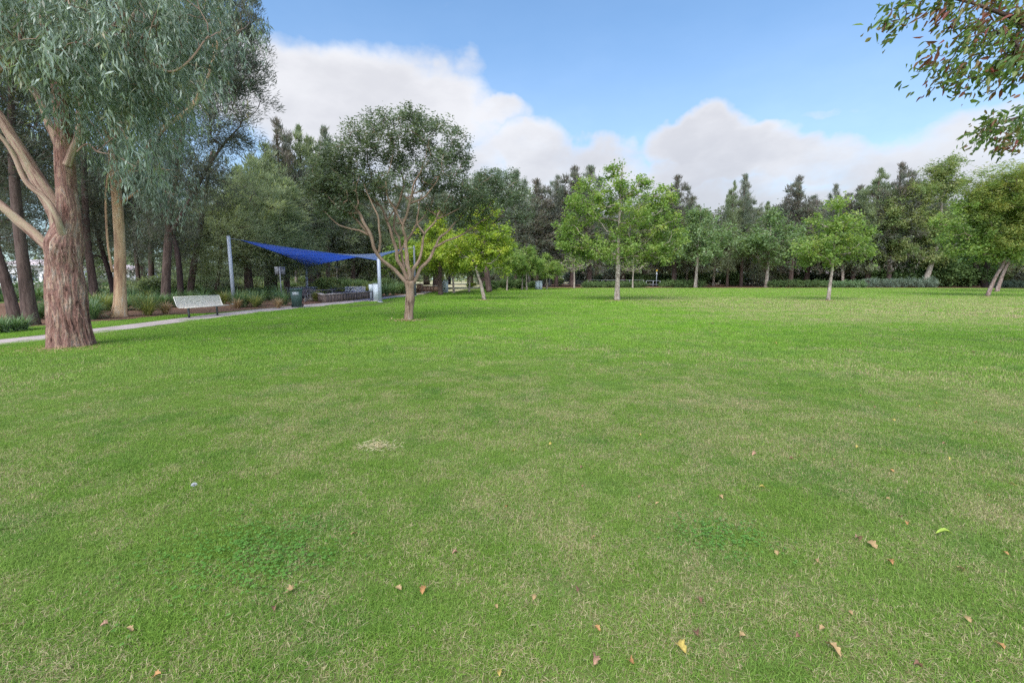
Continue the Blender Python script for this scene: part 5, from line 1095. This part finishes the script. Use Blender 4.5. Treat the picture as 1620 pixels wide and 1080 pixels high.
# timber sleeper wall
def sleeper_wall(pts, h, label, w=.2, name='timber_wall', mat='timber'):
    pts = [np.array(p, float) for p in pts]; t = empty(name, pts[0]); rg = np.random.default_rng(2)
    for i in range(len(pts) - 1):
        a, c = pts[i], pts[i + 1]; d = c - a; L_ = np.linalg.norm(d[:2]); an = math.atan2(d[1], d[0]); n = max(1, int(L_ / .42)); R = rotz(an)
        m = MB()
        for k in range(n):
            q = a + d * (k + .5) / n; m.box(q - pts[0] + np.array([0, 0, h / 2 + rg.uniform(-.015, .015)]), (L_ / n - .015, w * rg.uniform(.9, 1.1), h), R)
        m.build('sleeper_row', M[mat], t)
        m = MB(); q = (a + c) / 2; m.box(q - pts[0] + np.array([0, 0, h + .045]), (L_, w * 1.5, .05), R); m.build('capping', M['concrete'], t)
    tag(t, label, 'wall'); return t
sleeper_wall([XY(501, 33.5), G(513, 479.3), G(551, 475.2), G(592, 470.8)], .50, 'low weathered timber sleeper wall along the footpath under the sail')
sleeper_wall([XY(664, 55), XY(697, 56)], .65, 'low brown wall seen right of the multi stemmed tree', .3, 'low_wall', 'brickwall')
sleeper_wall([XY(664, 55) + np.array([-.1, -.8, 0]), XY(668, 54)], .95, 'short brick pier at the left end of the low brown wall', .4, 'brick_pier', 'brickwall')
# pale utility cabinet beside the right sail post
b = G(593, 476.8); t = empty('utility_cabinet', (b[0], b[1] + .15, 0), math.radians(12))
m = MB(); m.box((.10, 0, .62), (.42, .36, 1.18)); m.box((.10, 0, 1.225), (.47, .42, .03)); m.build('body', M['cabinet'], t)
m = MB(); m.box((-.26, .03, .95), (.28, .26, .46)); m.build('meter_box', M['cabinet'], t)
m = MB(); m.box((-.26, .03, .36), (.16, .14, .70)); m.build('pedestal', M['cabinet_dark'], t)
m = MB(); m.box((.10, -.187, .65), (.36, .012, 1.05)); m.box((.22, -.20, .7), (.02, .02, .1)); m.build('door', M['cabinet'], t)
m = MB(); m.box((-.02, 0, .02), (.9, .6, .04)); m.build('plinth', M['concrete'], t)
tag(t, 'pale blue grey utility cabinet beside the thick sail post', 'cabinet')
b = G(700, 462.5); t = empty('utility_cabinet', (b[0] + .35, b[1], 0), math.radians(8))
m = MB(); m.box((0, 0, .72), (.62, .5, 1.4)); m.box((0, 0, 1.435), (.68, .56, .03)); m.build('body', M['cabinet'], t)
m = MB(); m.box((.0, -.257, .74), (.52, .012, 1.22)); m.build('door', M['cabinet'], t)
tag(t, 'tall pale blue cabinet just right of the dark plane trunk', 'cabinet')
b = G(852, 457.8); t = empty('utility_cabinet', (b[0], b[1], 0), 0)
m = MB(); m.box((0, 0, .6), (1.0, .6, 1.2)); m.box((0, 0, 1.22), (1.08, .68, .04)); m.build('body', M['cabinet'], t)
m = MB(); m.box((-.24, -.306, .62), (.44, .012, 1.0)); m.box((.24, -.306, .62), (.44, .012, 1.0)); m.build('door', M['cabinet'], t)
tag(t, 'squat pale box standing alone at the far edge of the lawn', 'cabinet')

# fences and rails at the far edge
def railing(x0, x1, Y, h, label, post=1.8, pick=False, mat='metal_grey'):
    a = XY(x0, Y); c = XY(x1, Y); t = empty('railing', a); L_ = c[0] - a[0]
    m = MB(); m.tube([(0, 0, h), (L_ / 2, 0, h), (L_, 0, h)], .035, 6); m.build('rail', M[mat], t)
    m = MB(); m.tube([(0, 0, h * .45), (L_ / 2, 0, h * .45), (L_, 0, h * .45)], .03, 6); m.build('rail', M[mat], t)
    n = max(2, int(L_ / post) + 1)
    for k in range(n): m = MB(); m.box((L_ * k / (n - 1), .0, h / 2), (.07, .07, h)); m.build('post', M[mat], t)
    if pick:
        m = MB()
        for k in range(int(L_ / .22)): m.box((k * .22, .04, h * .5), (.025, .025, h * .9))
        m.build('pickets', M[mat], t)
    tag(t, label, 'fence')
railing(860, 925, 84, 1.15, 'dark picket railing in the gap right of the squat pale box', 2.6, True, 'metal_dark')
railing(930, 1018, 86, 1.25, 'pale rail fence half hidden by the low hedge behind the centre tree', 2.6)
railing(1022, 1044, 79.6, 1.15, 'short grey hoop rail at the signpost', 1.2)
railing(1112, 1216, 97, 1.4, 'pale rail fence behind the trunks of the far row', 3.0)
b = XY(1038, 80); t = empty('signpost', b)
m = MB(); m.tube([(0, 0, 0), (0, 0, 2.9)], .06, 8); m.build('pole', M['metal_grey'], t)
m = MB(); m.box((0, -.07, 2.9), (.24, .03, .24), np.array([[.707, 0, -.707], [0, 1, 0], [.707, 0, .707]])); m.build('sign_face', M['yellow_sign'], t)
m = MB(); m.box((0, -.07, 2.3), (.26, .03, .35)); m.build('plate', M['metal_grey'], t)
tag(t, 'small yellow diamond sign on a thin post at the hoop rail', 'sign')
railing(690, 770, 120, 1.6, 'white rail fence across the dry field', 5.0, False, 'frame_white')

# ---------------------------------------------------------------- buildings beyond the trees
def house(px0, px1, Y, zb, zt, label, rows, roof=.9, nw=5, mats=('wall_white', 'roof_pink')):
    a = XY(px0, Y); c = XY(px1, Y); w = c[0] - a[0]; t = empty('building', ((a[0] + c[0]) / 2, Y, zb)); h = zt - zb
    m = MB(); m.box((0, 4, h / 2), (w, 8, h)); m.build('wall', M[mats[0]], t)
    m = MB(); e = .5; V = [(-w / 2 - e, -e, h), (w / 2 + e, -e, h), (w / 2 + e, 8 + e, h), (-w / 2 - e, 8 + e, h), (-w / 2 + 2, 4, h + roof), (w / 2 - 2, 4, h + roof)]
    m.add(V, [[0, 1, 5, 4], [2, 3, 4, 5], [3, 2, 1, 0]], [[1, 2, 5], [3, 0, 4]]); m.build('roof', M[mats[1]], t)
    m = MB(); m.box((0, -e - .02, h - .06), (w + 2 * e, .12, .16)); m.build('gutter', M['frame_white'], t)
    for (z0, z1) in rows:
        for k in range(nw):
            x = -w / 2 + w * (k + .5) / nw; ww = w / nw * .62; zz = (z0 + z1) / 2 - zb
            m = MB(); hh = z1 - z0
            for sx in (-1, 0, 1): m.box((x + sx * ww / 2, -.04, zz), (.09, .07, hh + .1))
            for sz in (-1, 1): m.box((x, -.045, zz + sz * hh / 2), (ww + .12, .06, .09))
            f = m.build('window', M['frame_white'], t)
            m = MB(); m.box((x, -.012, zz), (ww, .02, hh)); m.build('pane', M['glass'], f)
    tag(t, label, 'building')
house(-20, 84, 72, -3.0, 3.6, 'white two storey building with window rows behind the dark left trunks', [(1.0, 2.3), (-1.6, -.1)], 1.0, 6)
house(134, 196, 80, -3.0, 3.0, 'low white building glimpsed between the big gum and the smooth gum', [(.9, 1.9), (-1.5, -.2)], 1.0, 3)
house(1090, 1150, 150, 0, 3.0, 'low pale building far behind the first plane tree of the far row', [(1, 2)], 1.0, 4)
house(1225, 1330, 150, 0, 3.0, 'low pale building glimpsed behind the trunks right of the rounded plane tree', [(1, 2)], 1.0, 6)
house(1570, 1660, 140, 0, 4.5, 'low dark roofed house at the right edge behind the trees', [(1.2, 2.4)], 1.4, 4, ('wall_white', 'metal_dark'))
house(520, 560, 150, 0, 3.0, 'small pale building far behind the picnic area', [(1, 2)], 1.0, 3)

# far-off wood beyond the field
rg = np.random.default_rng(88); mb = MB(); n = 26000
X = rg.uniform(-330, 330, n); Yv = rg.uniform(190, 230, n); hz = 9 + 4 * np.sin(X * .06) + 2.5 * np.sin(X * .19 + 1) + 1.5 * np.sin(X * .51)
Z = rg.random(n) ** .8 * hz
put_leaves(mb, np.stack([X, Yv, Z], -1), rg.normal(size=(n, 3)) + np.array([0, 0, .5]), rg.uniform(1.2, 2.6, n), rg.uniform(.8, 1.6, n), rg.random(n), rg)
tag(mb.build('distant_wood', M['oak_green']), 'far off belt of trees closing the view beyond the dry field', 'trees', kind='stuff')

# ---------------------------------------------------------------- small things on the lawn
def leafmat(name, c): 
    m, nt, p, out = new_mat(name); tcn = N(nt, 'ShaderNodeTexCoord'); n_ = noise(nt, tcn.outputs['Object'], 30, 5, .7)
    setc(nt, p, mixc(nt, sstep(nt, n_, .35, .65), tuple(x * .65 for x in c), c)); p.inputs['Roughness'].default_value = .7; return m
LM = {'tan': leafmat('leaf_tan', (.42, .28, .13)), 'orange': leafmat('leaf_orange', (.46, .24, .09)), 'yellow': leafmat('leaf_yellow', (.52, .40, .10)), 'brown': leafmat('leaf_brown', (.25, .13, .08)), 'pink': leafmat('leaf_pink', (.40, .23, .15)), 'lime': leafmat('leaf_lime', (.30, .42, .05))}
def leaf_mesh(seed, L=.09, W=.06, lob=True):
    rg = np.random.default_rng(seed); mb = MB(); n, k = 12, 5; V = []; cu = rg.uniform(.6, 1.6); tw = rg.uniform(-.6, .6)
    for i in range(n + 1):
        t = i / n; w = math.sin(math.pi * min(1, t * .93 + .07)) ** .75 * (1 + (.30 * math.cos(t * 19 + seed) if lob else 0)) * W / 2
        for j in range(k):
            s = (j / (k - 1) - .5) * 2; z = .012 + abs(s) ** 1.5 * w * cu * .8 + L * .18 * math.sin(t * 3 + tw) + s * tw * w * .5
            V.append((s * w, (t - .5) * L, z + rg.normal() * .0012))
    Q = [[i * k + j, i * k + j + 1, (i + 1) * k + j + 1, (i + 1) * k + j] for i in range(n) for j in range(k - 1)]
    mb.add(V, Q); mb.tube([(0, -L * .5, .012 + .02), (.004, -L * .68, .014), (.01, -L * .85, .02)], .0014, 4)
    return mb
LMESH = {}
for c in LM:
    for i in range(3): o = leaf_mesh(300 + i * 3 + len(c), .085 if c != 'lime' else .13, .062 if c != 'lime' else .04, c != 'lime').build('fallen_leaf', LM[c], None, True); LMESH[(c, i)] = o
lused = set(); rg = np.random.default_rng(5)
def fallen(px, py, c, s, label, group='fallen leaves scattered over the lawn', P=None):
    i = int(rg.integers(3)); o = LMESH[(c, i)]
    if (c, i) in lused: o = o.copy(); COL.objects.link(o)
    lused.add((c, i)); b = G(px, py)
    o.location = (b[0], b[1], .028 + rg.uniform(0, .012)); o.rotation_euler = (rg.normal() * .25, rg.normal() * .25, rg.uniform(0, 6.28)); s *= .62 if group is None else .5; o.location[2] = .016; o.scale = (s, s * 1.1, s * 1.2)
    for k in ('label', 'category', 'group'):
        if k in o: del o[k]
    tag(o, label, 'leaf', group)
special = [(1317, 1036, 'tan', 1.1, 'large tan curled leaf on the grass near the bottom right'), (1078, 1033, 'yellow', 1.0, 'yellow and brown leaf near the bottom, right of centre'), (1103, 1010, 'brown', .8, 'brown curled leaf just above the yellow one near the bottom'), (670, 939, 'orange', .8, 'orange leaf left of centre in the foreground'), (460, 940, 'tan', .8, 'straw coloured curled leaf in the left foreground'),
           (1492, 850, 'lime', 1.0, 'long lime green leaf lying at the right'), (1380, 868, 'tan', 1.1, 'dry tan leaf among straw left of the lime green leaf'), (1192, 722, 'pink', .8, 'pinkish leaf right of centre in the middle of the lawn'), (940, 1052, 'pink', .8, 'pink brown bark like leaf at the bottom centre'), (1355, 858, 'pink', .9, 'bent pinkish leaf beside the dry tan one')]
for (px, py, c, s, lab) in special: fallen(px, py, c, s, lab, None)
LL = [(1317, 1036, 'the large tan curled leaf'), (1078, 1033, 'the yellow and brown leaf'), (670, 939, 'the orange leaf left of centre'), (460, 940, 'the straw coloured curled leaf'), (1492, 850, 'the lime green leaf'), (1192, 722, 'the pinkish leaf'), (598, 708, 'the bleached straw patch'), (308, 779, 'the white flower'), (976, 480, 'the centre tree trunk'), (1310, 480, 'the small knobbly trunk'), (1562, 475, 'the pinkish trunk')]
LP_ = {}
def lawnwhere(px, py, c):
    a, b_, nm = min(LL, key=lambda q: math.hypot(px - q[0], (py - q[1]) * 1.4)); dx, dy = px - a, py - b_
    ph = ((('far ' if abs(dx) > 110 else 'close ') + ('left of ' if dx < 0 else 'right of ')) if abs(dx) > abs(dy) else (('well ' if abs(dy) > 70 else 'just ') + ('beyond ' if dy < 0 else 'this side of '))) + nm
    k = LP_[(ph, c)] = LP_.get((ph, c), 0) + 1
    return ph + ('' if k == 1 else ', ' + ('', '', 'another', 'a third', 'a fourth', 'a fifth', 'a sixth', 'a seventh')[min(k, 7)] + ' there')
plainl = [(945, 1000, 'orange'), (915, 940, 'brown'), (802, 806, 'orange'), (813, 716, 'yellow'), (920, 743, 'brown'), (1205, 775, 'yellow'), (1140, 790, 'tan'), (1010, 790, 'tan'), (1560, 583, 'yellow'), (1405, 578, 'yellow'), (1408, 895, 'orange'), (1425, 822, 'brown'), (1320, 730, 'tan'), (720, 880, 'pink'), (630, 937, 'tan'), (205, 1002, 'tan'), (165, 995, 'pink'), (845, 950, 'tan'),
          (1230, 880, 'tan'), (1290, 892, 'tan'), (1345, 975, 'tan'), (1580, 1028, 'orange'), (1175, 1012, 'tan'), (1040, 800, 'tan'), (870, 705, 'yellow'), (940, 855, 'tan'), (1110, 955, 'brown'), (1260, 1012, 'brown'), (785, 965, 'tan'), (1435, 832, 'orange'), (140, 647, 'yellow'), (1600, 770, 'yellow'), (560, 850, 'tan'), (1000, 1055, 'orange'), (1480, 640, 'yellow'), (1250, 652, 'tan'), (1560, 622, 'tan'), (435, 968, 'brown'), (1518, 905, 'tan'), (1300, 1000, 'tan'), (1530, 985, 'tan'), (1450, 1060, 'brown'), (250, 1075, 'orange'), (790, 1072, 'yellow'), (1590, 880, 'orange')]
for (px, py, c) in plainl: fallen(px, py, c, rg.uniform(.55, .85), {'tan': 'small tan', 'orange': 'small orange', 'yellow': 'small yellow', 'brown': 'small dark brown', 'pink': 'small pinkish'}[c] + ' leaf ' + lawnwhere(px, py, c))
for k in range(60):
    px = rg.uniform(850, 1620) if k % 3 else rg.uniform(1350, 1620); py = rg.uniform(480, 800) if k % 2 else rg.uniform(475, 560); c = ['tan', 'yellow', 'orange', 'brown'][int(rg.integers(4))]
    fallen(px, py, c, rg.uniform(.6, 1.0) * (1.3 if py < 560 else .8), {'tan': 'small tan', 'orange': 'small orange', 'yellow': 'small yellow', 'brown': 'small dark brown'}[c] + ' leaf ' + lawnwhere(px, py, c))
for key, o in LMESH.items():
    if key not in lused: bpy.data.objects.remove(o)
# pale straw patch, clover patch, white flower
rg = np.random.default_rng(6)
def litter(name, px, py, rx, ry, n, L, W, mat, label, cat, up=.15, z=.03):
    c = G(px, py); mb = MB(); r = rg.random(n) ** .9 * (1 + .25 * np.sin(np.arange(n))); a = rg.random(n) * 6.283; P = np.stack([np.cos(a) * r * rx, np.sin(a) * r * ry, rg.random(n) * z + .012], -1)
    put_leaves(mb, P, rg.normal(size=(n, 3)) * np.array([1, 1, up]), rg.uniform(.6, 1.3, n) * L, np.full(n, W), rg.random(n), rg, RH, .3)
    o = mb.build(name, mat); o.location = c; tag(o, label, cat, kind='stuff')
litter('straw', 598, 708, .20, .13, 420,   .07, .005, M['straw'], 'small patch of bleached straw left of centre on the lawn', 'dry grass')
litter('bark_litter', 95, 552, 1.15, .8, 700, .09, .012, M['strap_dry'], 'shed bark and dry leaves round the foot of the big gum', 'litter')
for (px, py, nm) in [(646, 507, 'the multi stemmed tree'), (976, 476, 'the centre plane tree'), (766, 475, 'the yellow green plane tree'), (1310, 476, 'the small knobbly plane tree'), (1562, 470, 'the nearer pinkish leaning trunk')]:
    litter('contact_shade_litter', px, py, .75, .75, 260, .10, .05, M['strap_dry'], 'contact shade ring of leaf litter added at the foot of ' + nm, 'litter')  # litter rings added to stand in for contact shade under the trunks
for (px, py, s, lab) in [(385, 865, .45, 'clover patch in the left foreground'), (440, 890, .3, 'small clover patch beside the larger one'), (1140, 850, .25, 'clover patch right of centre in the foreground')]:
    c = G(px, py); n = int(1100 * s); mb = MB(); P = rg.normal(size=(n, 3)) * np.array([s * .6, s * .5, 0]) + np.array([0, 0, .026]); P[:, 2] += rg.random(n) * .018; a0 = rg.random(n) * 6.283
    for k in range(3):
        a = a0 + k * 2.094; put_leaves(mb, P, np.stack([np.cos(a), np.sin(a), rg.normal(size=n) * .15], -1), np.full(n, .011), np.full(n, .011), rg.random(n), rg, RH, .15)
    o = mb.build('clover', M['clover_leaf']); o.location = c; tag(o, lab, 'clover', kind='stuff')
c = G(308, 779); t = empty('flower', c)
m = MB(); m.tube([(0, 0, 0), (.004, 0, .03), (.002, 0, .06)], .0015, 5); m.build('stem', M['strap_leaf'], t)
mb = MB(); n = 160; D_ = unit(rg.normal(size=(n, 3))); D_[:, 2] = np.abs(D_[:, 2]); put_leaves(mb, np.zeros((n, 3)) + np.array([.002, 0, .06]), D_, np.full(n, .022), np.full(n, .006), rg.random(n), rg); mb.build('head', M['frame_white'], t)
tag(t, 'single white flower head in the grass of the left foreground', 'flower')
